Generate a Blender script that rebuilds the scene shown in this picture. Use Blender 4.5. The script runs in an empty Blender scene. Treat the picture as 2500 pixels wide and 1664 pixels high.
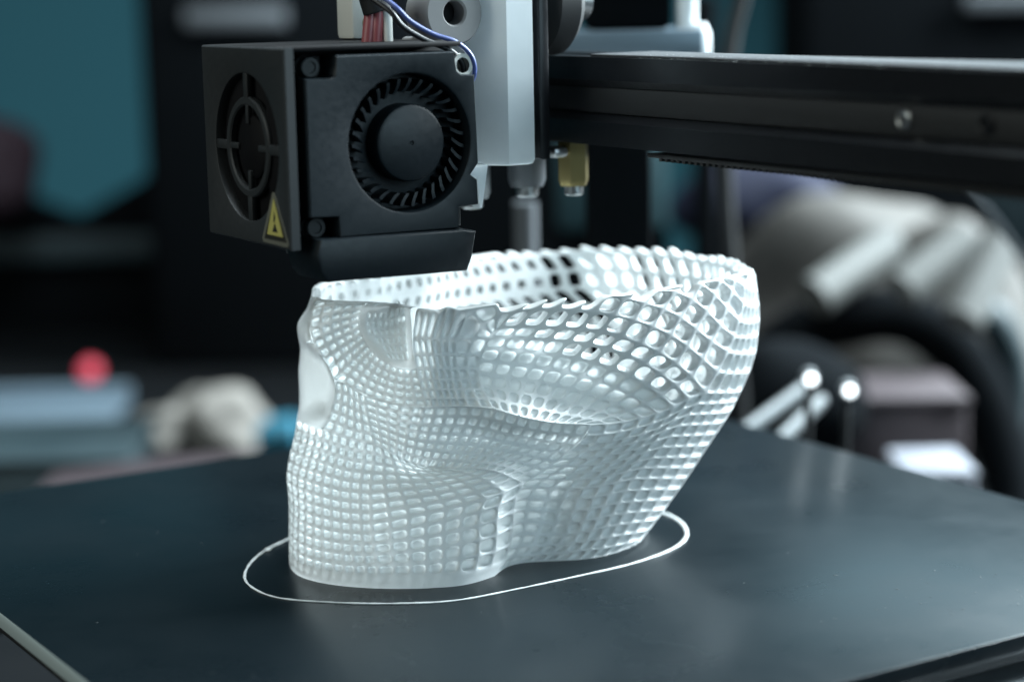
import bpy, bmesh, math, random
from mathutils import Vector, Matrix, Quaternion

random.seed(7)
S = bpy.context.scene
COL = S.collection
MM = 0.001
R = math.radians

# ------------------------------------------------------------------ camera
cam_d = bpy.data.cameras.new('camera')
cam_d.sensor_width = 36.0
cam_d.lens = 70.41
cam_d.clip_start = 0.01
cam_d.clip_end = 30.0
cam_d.dof.use_dof = True
cam_d.dof.focus_distance = 0.427
cam_d.dof.aperture_fstop = 7.2
cam_d.dof.aperture_blades = 0
cam = bpy.data.objects.new('camera', cam_d)
COL.objects.link(cam)
cam.matrix_world = Matrix(((0.99979265, 0.02036309, 0.0, 0.0),
                           (-0.00357871, 0.17570829, -0.98443577, 0.0),
                           (-0.02004616, 0.98423165, 0.17574474, 0.127),
                           (0, 0, 0, 1)))
S.camera = cam

# ------------------------------------------------------------------ world and lamps (window and soft room light, plus added lamps)
W = bpy.data.worlds.new('World')
S.world = W
W.use_nodes = True
W.node_tree.nodes['Background'].inputs[0].default_value = (0.55, 0.82, 1.0, 1)
W.node_tree.nodes['Background'].inputs[1].default_value = 0.016


def area(name, loc, target, sx, sy, watts, color):
    l = bpy.data.lights.new(name, 'AREA')
    l.shape = 'RECTANGLE'
    l.size, l.size_y, l.energy, l.color = sx, sy, watts, color
    o = bpy.data.objects.new(name, l)
    COL.objects.link(o)
    o.location = loc
    o.rotation_euler = (Vector(target) - Vector(loc)).to_track_quat('-Z', 'Y').to_euler()
    return o


area('window_light', (0.97, 1.00, 0.68), (0.03, 0.45, 0.03), 0.7, 0.7, 114.0, (0.82, 0.945, 1.0))
area('bed_sheen_light', (0.78, 1.60, 0.50), (0.15, 0.40, 0.0), 0.9, 0.6, 3.2, (0.52, 0.85, 1.0))  # added lamp that lays a pale sheen on the right of the bed
area('ceiling_light', (-0.05, 0.62, 1.1), (0.0, 0.45, 0.0), 0.5, 0.5, 17.5, (0.82, 0.945, 1.0))
area('room_light', (-0.75, -0.05, 0.45), (-0.02, 0.43, 0.03), 0.6, 0.6, 3.1, (0.93, 1.0, 0.93))

area('side_fill', (0.75, -0.35, 0.35), (-0.02, 0.42, 0.08), 0.6, 0.6, 5.0, (0.62, 0.87, 1.0))  # added fill from the front right, for the blower face and skull front

S.view_settings.view_transform = 'Standard'
S.view_settings.look = 'None'
S.view_settings.exposure = 0.0
S.view_settings.gamma = 1.0
S.cycles.max_bounces = 10
S.cycles.diffuse_bounces = 5
S.cycles.transmission_bounces = 6
S.cycles.sample_clamp_indirect = 6.0
S.cycles.use_denoising = True

# ------------------------------------------------------------------ materials


def nodes(name):
    m = bpy.data.materials.new(name)
    m.use_nodes = True
    nt = m.node_tree
    return m, nt, nt.nodes['Principled BSDF']


def mat(name, rgb, rough=0.5, metal=0.0, spec=0.5, noise=0.0, scale=300.0, bump=0.0, coat=0.0, emit=None):
    m, nt, b = nodes(name)
    b.inputs['Base Color'].default_value = (*rgb, 1)
    b.inputs['Roughness'].default_value = rough
    b.inputs['Metallic'].default_value = metal
    b.inputs['Specular IOR Level'].default_value = spec
    b.inputs['Coat Weight'].default_value = coat
    if emit:
        b.inputs['Emission Color'].default_value = (*emit[0], 1)
        b.inputs['Emission Strength'].default_value = emit[1]
    if noise or bump:
        tc = nt.nodes.new('ShaderNodeTexCoord')
        n = nt.nodes.new('ShaderNodeTexNoise')
        n.inputs['Scale'].default_value = scale
        n.inputs['Detail'].default_value = 6
        nt.links.new(tc.outputs['Object'], n.inputs['Vector'])
        if noise:
            mr = nt.nodes.new('ShaderNodeMapRange')
            mr.inputs[3].default_value = max(0.0, rough - noise)
            mr.inputs[4].default_value = min(1.0, rough + noise)
            nt.links.new(n.outputs['Fac'], mr.inputs[0])
            nt.links.new(mr.outputs[0], b.inputs['Roughness'])
            mx = nt.nodes.new('ShaderNodeMix')
            mx.data_type = 'RGBA'
            mx.inputs[6].default_value = (*[c * (1 - noise) for c in rgb], 1)
            mx.inputs[7].default_value = (*[min(1, c * (1 + noise)) for c in rgb], 1)
            nt.links.new(n.outputs['Fac'], mx.inputs[0])
            nt.links.new(mx.outputs[2], b.inputs['Base Color'])
        if bump:
            bp = nt.nodes.new('ShaderNodeBump')
            bp.inputs['Strength'].default_value = bump
            bp.inputs['Distance'].default_value = 0.0002
            nt.links.new(n.outputs['Fac'], bp.inputs['Height'])
            nt.links.new(bp.outputs[0], b.inputs['Normal'])
    return m


def skull_material(name='white_plastic', through=0.18):
    """white printed plastic: diffuse body that passes some light, thin glossy skin, fine layer lines"""
    m, nt, b = nodes(name)
    N, L = nt.nodes, nt.links
    out = [n for n in N if n.type == 'OUTPUT_MATERIAL'][0]
    N.remove(b)
    dif = N.new('ShaderNodeBsdfDiffuse')
    dif.inputs[0].default_value = (0.80, 0.82, 0.82, 1)
    tr = N.new('ShaderNodeBsdfTranslucent')
    tr.inputs[0].default_value = (0.86, 0.90, 0.90, 1)
    gl = N.new('ShaderNodeBsdfGlossy')
    gl.inputs['Roughness'].default_value = 0.3
    m1 = N.new('ShaderNodeMixShader')
    m1.inputs[0].default_value = through
    fr = N.new('ShaderNodeLayerWeight')
    pw = N.new('ShaderNodeMath'); pw.operation = 'POWER'; pw.inputs[1].default_value = 5.0
    sc = N.new('ShaderNodeMath'); sc.operation = 'MULTIPLY_ADD'; sc.inputs[1].default_value = 0.8; sc.inputs[2].default_value = 0.032
    m2 = N.new('ShaderNodeMixShader')
    tc = N.new('ShaderNodeTexCoord')
    sep = N.new('ShaderNodeSeparateXYZ')
    mul = N.new('ShaderNodeMath'); mul.operation = 'MULTIPLY'; mul.inputs[1].default_value = 2 * math.pi / 0.00024
    sn = N.new('ShaderNodeMath'); sn.operation = 'SINE'
    noi = N.new('ShaderNodeTexNoise'); noi.inputs['Scale'].default_value = 900.0; noi.inputs['Detail'].default_value = 3
    add = N.new('ShaderNodeMath'); add.operation = 'MULTIPLY_ADD'; add.inputs[1].default_value = 1.2
    bp = N.new('ShaderNodeBump'); bp.inputs['Strength'].default_value = 0.30; bp.inputs['Distance'].default_value = 0.00003
    L.new(tc.outputs['Object'], sep.inputs[0])
    L.new(tc.outputs['Object'], noi.inputs['Vector'])
    L.new(sep.outputs[2], mul.inputs[0]); L.new(mul.outputs[0], sn.inputs[0])
    L.new(noi.outputs['Fac'], add.inputs[0]); L.new(sn.outputs[0], add.inputs[2])
    L.new(add.outputs[0], bp.inputs['Height'])
    for s in (dif, gl):
        L.new(bp.outputs[0], s.inputs['Normal'])
    L.new(bp.outputs[0], fr.inputs['Normal'])
    L.new(dif.outputs[0], m1.inputs[1]); L.new(tr.outputs[0], m1.inputs[2])
    L.new(m1.outputs[0], m2.inputs[1]); L.new(gl.outputs[0], m2.inputs[2])
    L.new(fr.outputs['Facing'], pw.inputs[0]); L.new(pw.outputs[0], sc.inputs[0]); L.new(sc.outputs[0], m2.inputs[0]); L.new(m2.outputs[0], out.inputs['Surface'])
    return m


def bed_material():
    """dark coated glass: smudged gloss, fine scratches"""
    m, nt, b = nodes('coated_glass')
    N, L = nt.nodes, nt.links
    tc = N.new('ShaderNodeTexCoord')
    n1 = N.new('ShaderNodeTexNoise'); n1.inputs['Scale'].default_value = 26.0; n1.inputs['Detail'].default_value = 8; n1.inputs['Roughness'].default_value = 0.65
    mp = N.new('ShaderNodeMapping'); mp.inputs['Scale'].default_value = (40, 900, 1); mp.inputs['Rotation'].default_value = (0, 0, R(24))
    n2 = N.new('ShaderNodeTexNoise'); n2.inputs['Scale'].default_value = 1.0; n2.inputs['Detail'].default_value = 4
    mr = N.new('ShaderNodeMapRange'); mr.inputs[1].default_value = 0.3; mr.inputs[2].default_value = 0.7; mr.inputs[3].default_value = 0.25; mr.inputs[4].default_value = 0.34
    ramp = N.new('ShaderNodeMapRange'); ramp.inputs[1].default_value = 0.62; ramp.inputs[2].default_value = 0.80; ramp.inputs[3].default_value = 0.0; ramp.inputs[4].default_value = 1.0
    bp = N.new('ShaderNodeBump'); bp.inputs['Strength'].default_value = 0.35; bp.inputs['Distance'].default_value = 0.00006
    mx = N.new('ShaderNodeMix'); mx.data_type = 'RGBA'
    mx.inputs[6].default_value = (0.0028, 0.006, 0.0082, 1); mx.inputs[7].default_value = (0.0055, 0.0105, 0.0138, 1)
    L.new(tc.outputs['Object'], n1.inputs['Vector']); L.new(tc.outputs['Object'], mp.inputs[0]); L.new(mp.outputs[0], n2.inputs['Vector'])
    L.new(n1.outputs['Fac'], mr.inputs[0]); L.new(mr.outputs[0], b.inputs['Roughness'])
    L.new(n1.outputs['Fac'], mx.inputs[0]); L.new(mx.outputs[2], b.inputs['Base Color'])
    L.new(n2.outputs['Fac'], ramp.inputs[0]); L.new(ramp.outputs[0], bp.inputs['Height']); L.new(bp.outputs[0], b.inputs['Normal'])
    b.inputs['Specular IOR Level'].default_value = 0.38
    return m


M = {
    'skull': skull_material(),
    'web': skull_material('white_plastic_thin', 0.56),
    'bed': bed_material(),
    'black': mat('black_plastic', (0.005, 0.010, 0.014), 0.45, spec=0.35, noise=0.12, scale=900, bump=0.15),
    'black2': mat('black_moulding', (0.005, 0.007, 0.009), 0.50, noise=0.1, scale=700, bump=0.15),
    'shroud': mat('black_painted_steel', (0.026, 0.029, 0.031), 0.5, noise=0.1, scale=900, bump=0.1),
    'anod': mat('black_anodised_aluminium', (0.008, 0.009, 0.011), 0.32, spec=0.35, noise=0.1, scale=500),
    'white_p': mat('white_bracket_plastic', (0.78, 0.83, 0.85), 0.45, noise=0.06, scale=200),
    'steel': mat('steel', (0.55, 0.56, 0.56), 0.3, metal=1.0, noise=0.1, scale=400),
    'dsteel': mat('dull_steel', (0.28, 0.30, 0.31), 0.45, metal=0.8, noise=0.1, scale=400),
    'brass': mat('brass', (0.30, 0.245, 0.11), 0.4, metal=1.0),
    'rubber': mat('rubber', (0.012, 0.013, 0.014), 0.6),
    'blue_w': mat('blue_wire', (0.06, 0.09, 0.26), 0.4),
    'black_w': mat('black_wire', (0.012, 0.012, 0.014), 0.4),
    'red_w': mat('red_wire', (0.36, 0.09, 0.10), 0.4),
    'white_w': mat('white_wire', (0.75, 0.75, 0.70), 0.4),
    'yellow': mat('yellow_label', (0.55, 0.50, 0.15), 0.5),
    'ink': mat('black_ink', (0.02, 0.02, 0.015), 0.6),
    'labelgrey': mat('label_border', (0.16, 0.16, 0.13), 0.5),
    'lit_glass_edge': mat('lit_ground_edge', (0.42, 0.50, 0.50), 0.5),  # ground edge with its lit paleness in the colour
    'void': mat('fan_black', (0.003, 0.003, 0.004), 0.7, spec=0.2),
    'grey_p': mat('grey_plastic', (0.22, 0.22, 0.22), 0.5),
    'dust': mat('dust', (0.6, 0.62, 0.62), 0.9),
    'bed_dust': mat('grey_dust', (0.10, 0.115, 0.12), 0.9),
    'dark2': mat('grey_casting', (0.09, 0.10, 0.11), 0.5),
    'alu': mat('brushed_aluminium', (0.50, 0.55, 0.58), 0.38, metal=0.9, noise=0.1, scale=300),
}

# ------------------------------------------------------------------ helpers
AZ = R(31.949)          # heading of the printer's axes: local x runs along the fan face, local y away to the left


def link(name, bm, m, parent=None, smooth=None, mats=None):
    me = bpy.data.meshes.new(name)
    bmesh.ops.recalc_face_normals(bm, faces=bm.faces)
    bm.to_mesh(me)
    bm.free()
    for k in (mats or [m]):
        me.materials.append(k)
    if smooth is not None:
        me.polygons.foreach_set('use_smooth', [True] * len(me.polygons))
        if smooth < 180:
            me.set_sharp_from_angle(angle=R(smooth))
    o = bpy.data.objects.new(name, me)
    COL.objects.link(o)
    if parent:
        o.parent = parent
    return o


def tag(o, label, cat, group=None, kind=None):
    o['label'] = label
    o['category'] = cat
    if group:
        o['group'] = group
    if kind:
        o['kind'] = kind
    return o


def thing(name, label, cat, loc=(0, 0, 0), rz=0.0, group=None):
    o = bpy.data.objects.new(name, None)
    COL.objects.link(o)
    o.location = loc
    o.rotation_euler = (0, 0, rz)
    o.empty_display_size = 0.01
    return tag(o, label, cat, group)


def structure(o):
    o['kind'] = 'structure'
    return o


def box(bm, x0, x1, y0, y1, z0, z1, bev=0.0, seg=2, mi=0):
    """axis box in millimetres"""
    t = bmesh.new()
    bmesh.ops.create_cube(t, size=1)
    for v in t.verts:
        v.co = Vector(((x0 + x1) / 2 + v.co.x * (x1 - x0), (y0 + y1) / 2 + v.co.y * (y1 - y0), (z0 + z1) / 2 + v.co.z * (z1 - z0))) * MM
    if bev:
        bmesh.ops.bevel(t, geom=t.edges[:], offset=bev * MM, segments=seg, affect='EDGES', profile=0.5)
    join(bm, t, mi)


def join(bm, t, mi=0):
    for f in t.faces:
        f.material_index = mi
    me = bpy.data.meshes.new('tmp')
    t.to_mesh(me)
    t.free()
    bm.from_mesh(me)
    bpy.data.meshes.remove(me)


def prism(bm, outline, axis, d0, d1, bev=0.0, mi=0):
    """closed outline of 2-D points (mm) extruded along axis 'x', 'y' or 'z'"""
    t = bmesh.new()

    def co(p, d):
        a, b = p
        return Vector({'x': (d, a, b), 'y': (a, d, b), 'z': (a, b, d)}[axis]) * MM
    v0 = [t.verts.new(co(p, d0)) for p in outline]
    v1 = [t.verts.new(co(p, d1)) for p in outline]
    n = len(outline)
    f0 = t.faces.new(v0)
    f1 = t.faces.new(v1[::-1])
    for i in range(n):
        t.faces.new((v0[i], v1[i], v1[(i + 1) % n], v0[(i + 1) % n]))
    bmesh.ops.recalc_face_normals(t, faces=t.faces)
    if bev:
        es = [e for e in t.edges if (e.verts[0] in v0) == (e.verts[1] in v0)]
        bmesh.ops.bevel(t, geom=es, offset=bev * MM, segments=2, affect='EDGES', profile=0.5)
    bmesh.ops.triangulate(t, faces=[f for f in t.faces if len(f.verts) > 4])
    join(bm, t, mi)


def lathe(bm, prof, origin, axis, seg=40, mi=0, a0=0.0, a1=360.0):
    """profile of (radius, along) in mm turned about axis"""
    t = bmesh.new()
    ax = Vector(axis).normalized()
    u = ax.orthogonal().normalized()
    w = ax.cross(u)
    full = abs(a1 - a0) >= 360
    n = seg if full else seg + 1
    rings = []
    for r, h in prof:
        ring = []
        for k in range(n):
            a = R(a0 + (a1 - a0) * k / seg)
            ring.append(t.verts.new((Vector(origin) + ax * h + (u * math.cos(a) + w * math.sin(a)) * max(r, 1e-4)) * MM))
        rings.append(ring)
    for i in range(len(rings) - 1):
        for k in range(seg):
            k2 = (k + 1) % n
            t.faces.new((rings[i][k], rings[i][k2], rings[i + 1][k2], rings[i + 1][k]))
    bmesh.ops.remove_doubles(t, verts=t.verts, dist=1e-6)
    bmesh.ops.recalc_face_normals(t, faces=t.faces)
    join(bm, t, mi)


def catmull(pts, n=8, closed=False):
    P = [Vector(p) for p in pts]
    out = []
    m = len(P)
    rng = range(m) if closed else range(m - 1)
    for i in rng:
        if closed:
            a, b, c, d = P[i - 1], P[i], P[(i + 1) % m], P[(i + 2) % m]
        else:
            a, b, c, d = P[max(i - 1, 0)], P[i], P[i + 1], P[min(i + 2, m - 1)]
        for k in range(n):
            t = k / n
            out.append(0.5 * ((2 * b) + (c - a) * t + (2 * a - 5 * b + 4 * c - d) * t * t + (3 * b - a - 3 * c + d) * t ** 3))
    if not closed:
        out.append(P[-1])
    return out


def tube(bm, pts, r, seg=10, n=8, closed=False, flat=1.0, mi=0, raw=False):
    """round tube of radius r (mm) through points (mm); flat squeezes it in z"""
    P = pts if raw else catmull(pts, n, closed)
    t = bmesh.new()
    m = len(P)
    up = Vector((0, 0, 1))
    rings = []
    for i, p in enumerate(P):
        a = P[i - 1] if (i > 0 or closed) else P[i]
        b = P[(i + 1) % m] if (i < m - 1 or closed) else P[i]
        d = (b - a).normalized()
        if abs(d.dot(up)) > 0.95:
            s = d.cross(Vector((1, 0, 0))).normalized()
        else:
            s = d.cross(up).normalized()
        q = s.cross(d).normalized()
        rr = r[i] if isinstance(r, (list, tuple)) else r
        rings.append([t.verts.new((p + s * rr * math.cos(2 * math.pi * k / seg) + q * rr * flat * math.sin(2 * math.pi * k / seg)) * MM) for k in range(seg)])
    for i in range(m if closed else m - 1):
        A, B = rings[i], rings[(i + 1) % m]
        for k in range(seg):
            t.faces.new((A[k], A[(k + 1) % seg], B[(k + 1) % seg], B[k]))
    if not closed:
        t.faces.new(rings[0][::-1])
        t.faces.new(rings[-1])
    bmesh.ops.recalc_face_normals(t, faces=t.faces)
    join(bm, t, mi)


def PW(x, y, z):
    """printer axes (mm) -> world metres"""
    return Vector((x * math.cos(AZ) - y * math.sin(AZ), x * math.sin(AZ) + y * math.cos(AZ), z)) * MM


# lattice patches: rows, columns, node coordinates (1/100 mm), opening and crest digit per cell, smooth flag
LATTICE = {
    'A': (15, 15, '-5036 44319 0 -5096 44021 0 -5119 43713 0 -5097 43404 0 -5039 43092 0 -4961 42805 0 -4809 42437 0 -4620 42174 0 -4402 41970 0 -4174 41801 0 -3935 41659 0 -3690 41547 0 -3438 41458 0 -3180 41387 0 -2916 41334 0 -5045 44326 264 -5102 44026 264 -5121 43718 264 -5094 43408 264 -5028 43085 264 -4947 42797 261 -4796 42445 257 -4610 42191 253 -4397 41993 254 -4174 41827 254 -3941 41686 256 -3702 41572 258 -3455 41480 262 -3203 41404 268 -2946 41345 274 -5034 44391 512 -5094 44092 512 -5116 43783 512 -5093 43471 512 -5025 43134 512 -4939 42830 507 -4788 42477 502 -4605 42222 494 -4396 42025 494 -4179 41861 492 -3952 41719 494 -3718 41600 496 -3478 41502 501 -3232 41419 511 -2981 41352 521 -5016 44492 752 -5082 44192 752 -5111 43883 752 -5095 43569 752 -5030 43215 752 -4938 42887 745 -4786 42524 740 -4604 42262 729 -4400 42063 728 -4188 41899 724 -3967 41754 725 -3740 41630 726 -3505 41523 733 -3265 41432 746 -3019 41354 760 -4996 44597 968 -5067 44298 968 -5105 43988 968 -5097 43673 968 -5035 43302 968 -4936 42942 973 -4782 42568 973 -4601 42300 966 -4400 42100 965 -4192 41935 961 -3976 41789 959 -3754 41659 958 -3525 41545 964 -3289 41446 977 -3049 41359 991 -4996 44630 1207 -5067 44329 1207 -5102 44016 1207 -5090 43699 1207 -5019 43307 1207 -4917 42953 1212 -4764 42591 1212 -4585 42329 1205 -4388 42132 1202 -4185 41970 1196 -3974 41825 1191 -3758 41693 1186 -3534 41576 1191 -3303 41471 1203 -3069 41379 1216 -5027 44611 1462 -5091 44304 1462 -5114 43989 1462 -5089 43670 1462 -4999 43248 1462 -4896 42923 1462 -4745 42593 1455 -4569 42348 1445 -4375 42161 1440 -4176 42006 1430 -3970 41866 1419 -3758 41737 1410 -3539 41619 1412 -3313 41513 1422 -3083 41418 1433 -5026 44726 1674 -5098 44422 1674 -5132 44107 1674 -5118 43788 1674 -5030 43344 1674 -4912 42969 1690 -4754 42626 1688 -4574 42380 1680 -4380 42197 1673 -4180 42049 1659 -3975 41914 1644 -3765 41789 1630 -3546 41673 1628 -3320 41567 1635 -3091 41470 1643 -5003 44878 1875 -5089 44579 1875 -5140 44266 1875 -5143 43946 1875 -5070 43491 1875 -4934 43047 1909 -4765 42672 1918 -4580 42416 1914 -4384 42234 1905 -4184 42090 1889 -3979 41961 1868 -3769 41841 1848 -3550 41729 1842 -3325 41625 1846 -3096 41528 1851 -4902 45123 2047 -5013 44835 2047 -5093 44530 2047 -5133 44213 2047 -5107 43769 2047 -4941 43142 2126 -4762 42725 2146 -4572 42450 2148 -4375 42265 2139 -4175 42126 2119 -3972 42004 2092 -3763 41890 2067 -3546 41782 2056 -3322 41681 2055 -3095 41587 2056 -4863 45116 2285 -4974 44824 2285 -5051 44515 2285 -5084 44194 2285 -5048 43748 2285 -4885 43168 2354 -4704 42731 2380 -4516 42453 2383 -4323 42275 2372 -4128 42144 2349 -3932 42031 2316 -3730 41925 2284 -3519 41825 2268 -3302 41734 2263 -3081 41651 2257 -4809 45088 2523 -4919 44791 2523 -4990 44476 2523 -5013 44150 2523 -4967 43711 2523 -4802 43134 2592 -4621 42696 2620 -4437 42429 2622 -4249 42262 2608 -4060 42141 2580 -3871 42039 2541 -3676 41945 2503 -3472 41857 2480 -3262 41780 2469 -3048 41716 2455 -4768 45036 2766 -4873 44730 2766 -4934 44407 2766 -4941 44075 2766 -4884 43644 2766 -4715 43048 2841 -4536 42625 2867 -4357 42380 2865 -4175 42229 2846 -3992 42119 2815 -3809 42028 2770 -3622 41946 2724 -3425 41869 2696 -3221 41803 2679 -3015 41753 2659 -4730 45375 3002 -4836 44805 3002 -4892 44395 3002 -4893 44058 3002 -4835 43633 3002 -4655 42968 3092 -4477 42560 3116 -4301 42335 3111 -4124 42192 3089 -3945 42086 3054 -3768 42000 3004 -3586 41922 2953 -3395 41845 2921 -3196 41770 2903 -2994 41703 2884 -4689 45754 3228 -4802 45236 3228 -4864 44681 3228 -4868 44247 3228 -4812 43685 3228 -4620 42958 3330 -4438 42530 3360 -4263 42311 3353 -4088 42170 3329 -3911 42063 3293 -3737 41973 3239 -3559 41893 3183 -3372 41815 3148 -3176 41736 3127 -2978 41657 3107', '0000999999999900000000000000000000000000000000000000000000000000000000000000000000000000000000000000000000000000000000000000000000000000000000000000000000000000000000000000000000000000000000000000', '1111111111111111111111111111111111111111111111111111111111111111111111111111111111111111111111111111111111111111111111111111111111111111111111111111111111111111111111111111111111111111111111111111', 0),
    'B': (15, 9, '-2916 41334 0 -2604 41293 0 -2294 41276 0 -1985 41284 0 -1680 41319 0 -1378 41385 0 -1073 41527 0 -780 41782 0 -520 42095 0 -2946 41345 274 -2602 41292 281 -2261 41271 284 -1923 41283 283 -1587 41327 285 -1253 41407 290 -916 41588 277 -590 41908 261 -293 42434 219 -2981 41352 521 -2615 41283 547 -2253 41255 564 -1895 41269 574 -1539 41317 589 -1184 41397 615 -824 41559 615 -474 41863 619 -149 42451 591 -3019 41354 760 -2641 41265 809 -2268 41227 846 -1900 41241 872 -1534 41293 905 -1167 41366 959 -795 41473 988 -432 41708 1030 -91 42216 1061 -3049 41359 991 -2665 41254 1060 -2288 41206 1115 -1916 41219 1154 -1547 41275 1199 -1175 41344 1267 -796 41407 1325 -427 41582 1397 -78 42008 1462 -3069 41379 1216 -2674 41264 1302 -2287 41210 1372 -1907 41225 1423 -1528 41285 1479 -1145 41349 1560 -755 41394 1638 -373 41569 1723 -10 41978 1803 -3083 41418 1433 -2666 41294 1531 -2257 41237 1611 -1856 41256 1669 -1456 41317 1732 -1051 41372 1823 -638 41420 1911 -233 41660 1989 159 42122 2061 -3091 41470 1643 -2700 41348 1729 -2316 41279 1800 -1941 41280 1849 -1566 41327 1901 -1186 41379 1979 -798 41403 2062 -416 41509 2160 -48 41801 2257 -3096 41528 1851 -2731 41410 1922 -2373 41336 1982 -2025 41326 2019 -1677 41360 2059 -1321 41401 2125 -958 41411 2199 -600 41441 2301 -255 41617 2408 -3095 41587 2056 -2760 41481 2108 -2431 41415 2148 -2111 41398 2167 -1791 41417 2192 -1463 41438 2243 -1127 41429 2306 -794 41422 2398 -474 41507 2504 -3081 41651 2257 -2779 41570 2283 -2482 41517 2299 -2195 41491 2299 -1905 41488 2306 -1606 41486 2341 -1300 41457 2389 -996 41426 2464 -701 41450 2558 -3048 41716 2455 -2782 41660 2453 -2520 41617 2444 -2267 41582 2422 -2010 41559 2410 -1744 41536 2425 -1469 41491 2456 -1196 41442 2512 -930 41427 2587 -3015 41753 2659 -2785 41712 2629 -2558 41680 2593 -2339 41646 2544 -2117 41614 2507 -1882 41580 2498 -1640 41530 2506 -1399 41471 2538 -1161 41427 2589 -2994 41703 2884 -2796 41661 2831 -2603 41645 2766 -2419 41656 2680 -2231 41644 2611 -2028 41615 2574 -1816 41572 2557 -1604 41515 2562 -1392 41457 2585 -2978 41657 3107 -2810 41596 3035 -2647 41551 2955 -2496 41561 2844 -2343 41609 2736 -2173 41621 2663 -1993 41602 2617 -1810 41563 2592 -1624 41513 2584', '9999999900000000000000000000000000000000000000000000000000000000000000000000000000000000000000000000000000000000', '1111888811111888111118881111118811111188111111881111111111111111111111111111111111111111111111111111111111111111', 0),
    'C': (8, 20, '-2978 41657 3107 -2819 41599 3039 -2663 41554 2964 -2519 41555 2863 -2376 41601 2755 -2218 41621 2680 -2049 41610 2630 -1876 41579 2598 -1702 41535 2585 -1525 41487 2584 -1349 41450 2585 -1174 41428 2588 -999 41425 2589 -826 41435 2577 -652 41459 2549 -480 41504 2506 -313 41581 2440 -154 41694 2341 2 41863 2213 159 42122 2061 -3007 41667 3255 -2833 41597 3187 -2660 41525 3117 -2495 41464 3032 -2331 41436 2948 -2156 41427 2885 -1973 41421 2838 -1788 41409 2805 -1601 41395 2785 -1413 41396 2770 -1225 41413 2752 -1038 41438 2734 -852 41468 2712 -667 41503 2681 -480 41555 2638 -294 41638 2579 -112 41756 2501 65 41919 2394 240 42165 2254 418 42545 2079 -3037 41684 3402 -2848 41608 3333 -2661 41529 3264 -2479 41448 3188 -2296 41381 3120 -2104 41340 3071 -1907 41329 3031 -1710 41341 2997 -1512 41376 2968 -1313 41429 2940 -1113 41485 2909 -914 41537 2877 -717 41584 2837 -519 41637 2791 -320 41715 2734 -120 41827 2664 77 41977 2578 271 42185 2465 465 42489 2321 663 42814 2170 -3069 41706 3547 -2866 41621 3479 -2664 41537 3412 -2466 41452 3342 -2267 41381 3282 -2060 41343 3240 -1851 41344 3203 -1641 41380 3169 -1431 41448 3137 -1220 41531 3101 -1008 41610 3063 -797 41677 3020 -588 41736 2965 -379 41807 2905 -167 41906 2836 46 42040 2758 258 42218 2665 470 42462 2551 682 42742 2423 894 42886 2327 -3103 41737 3690 -2886 41636 3625 -2669 41539 3562 -2455 41447 3499 -2240 41374 3448 -2019 41339 3413 -1797 41349 3380 -1575 41401 3350 -1354 41488 3317 -1130 41590 3278 -905 41682 3235 -683 41764 3182 -464 41846 3109 -243 41940 3034 -19 42060 2955 207 42212 2869 435 42411 2773 663 42653 2668 891 42839 2573 1118 42896 2509 -3130 41772 3833 -2898 41653 3772 -2666 41537 3713 -2436 41425 3659 -2205 41336 3619 -1970 41291 3594 -1734 41290 3571 -1500 41335 3548 -1266 41417 3520 -1030 41508 3484 -793 41583 3443 -560 41663 3384 -331 41779 3291 -100 41913 3198 136 42064 3106 375 42237 3013 616 42440 2917 859 42641 2828 1101 42754 2762 1343 42812 2708 -3145 41805 3979 -2902 41673 3921 -2657 41536 3869 -2412 41399 3826 -2167 41285 3801 -1919 41216 3790 -1673 41194 3779 -1428 41225 3767 -1184 41290 3749 -938 41337 3723 -692 41343 3697 -450 41344 3650 -215 41394 3563 23 41533 3461 266 41707 3360 513 41889 3264 763 42074 3176 1017 42282 3095 1271 42413 3037 1527 42553 2976 -3157 41835 4126 -2905 41694 4072 -2651 41543 4028 -2395 41385 3998 -2138 41250 3989 -1881 41164 3993 -1628 41138 3992 -1376 41176 3989 -1125 41226 3982 -872 41249 3965 -620 41263 3939 -373 41280 3886 -133 41294 3798 110 41398 3699 358 41533 3605 610 41700 3514 867 41899 3429 1129 42102 3360 1393 42260 3312 1661 42466 3251', '0000000000000000000000000000000000000000000000000000000000000000000000000000000000000000000000000000000000000000000000000000000000000', '1111111111111111111111111111111111111111111111111111111111111111111111111111111111111111111111111111111111111111111111111111111111111', 0),
    'A2': (6, 6, '-4136 42205 3339 -3902 42057 3290 -3677 41945 3218 -3450 41847 3160 -3214 41751 3131 -2978 41657 3107 -3986 42121 3530 -3788 42011 3493 -3600 41916 3431 -3412 41831 3373 -3216 41751 3342 -3019 41673 3314 -3896 42099 3737 -3722 42010 3709 -3559 41927 3652 -3399 41848 3591 -3231 41773 3553 -3062 41701 3518 -3840 42108 3953 -3683 42033 3933 -3540 41963 3877 -3402 41890 3809 -3256 41817 3762 -3109 41744 3719 -3789 42112 4170 -3645 42050 4158 -3517 41992 4104 -3396 41930 4029 -3269 41863 3973 -3140 41792 3921 -3821 42159 4378 -3668 42082 4380 -3536 42027 4331 -3414 41969 4251 -3286 41905 4187 -3157 41835 4126', '0000000000000000000000000', '1111111111111111111111111', 0),
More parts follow.
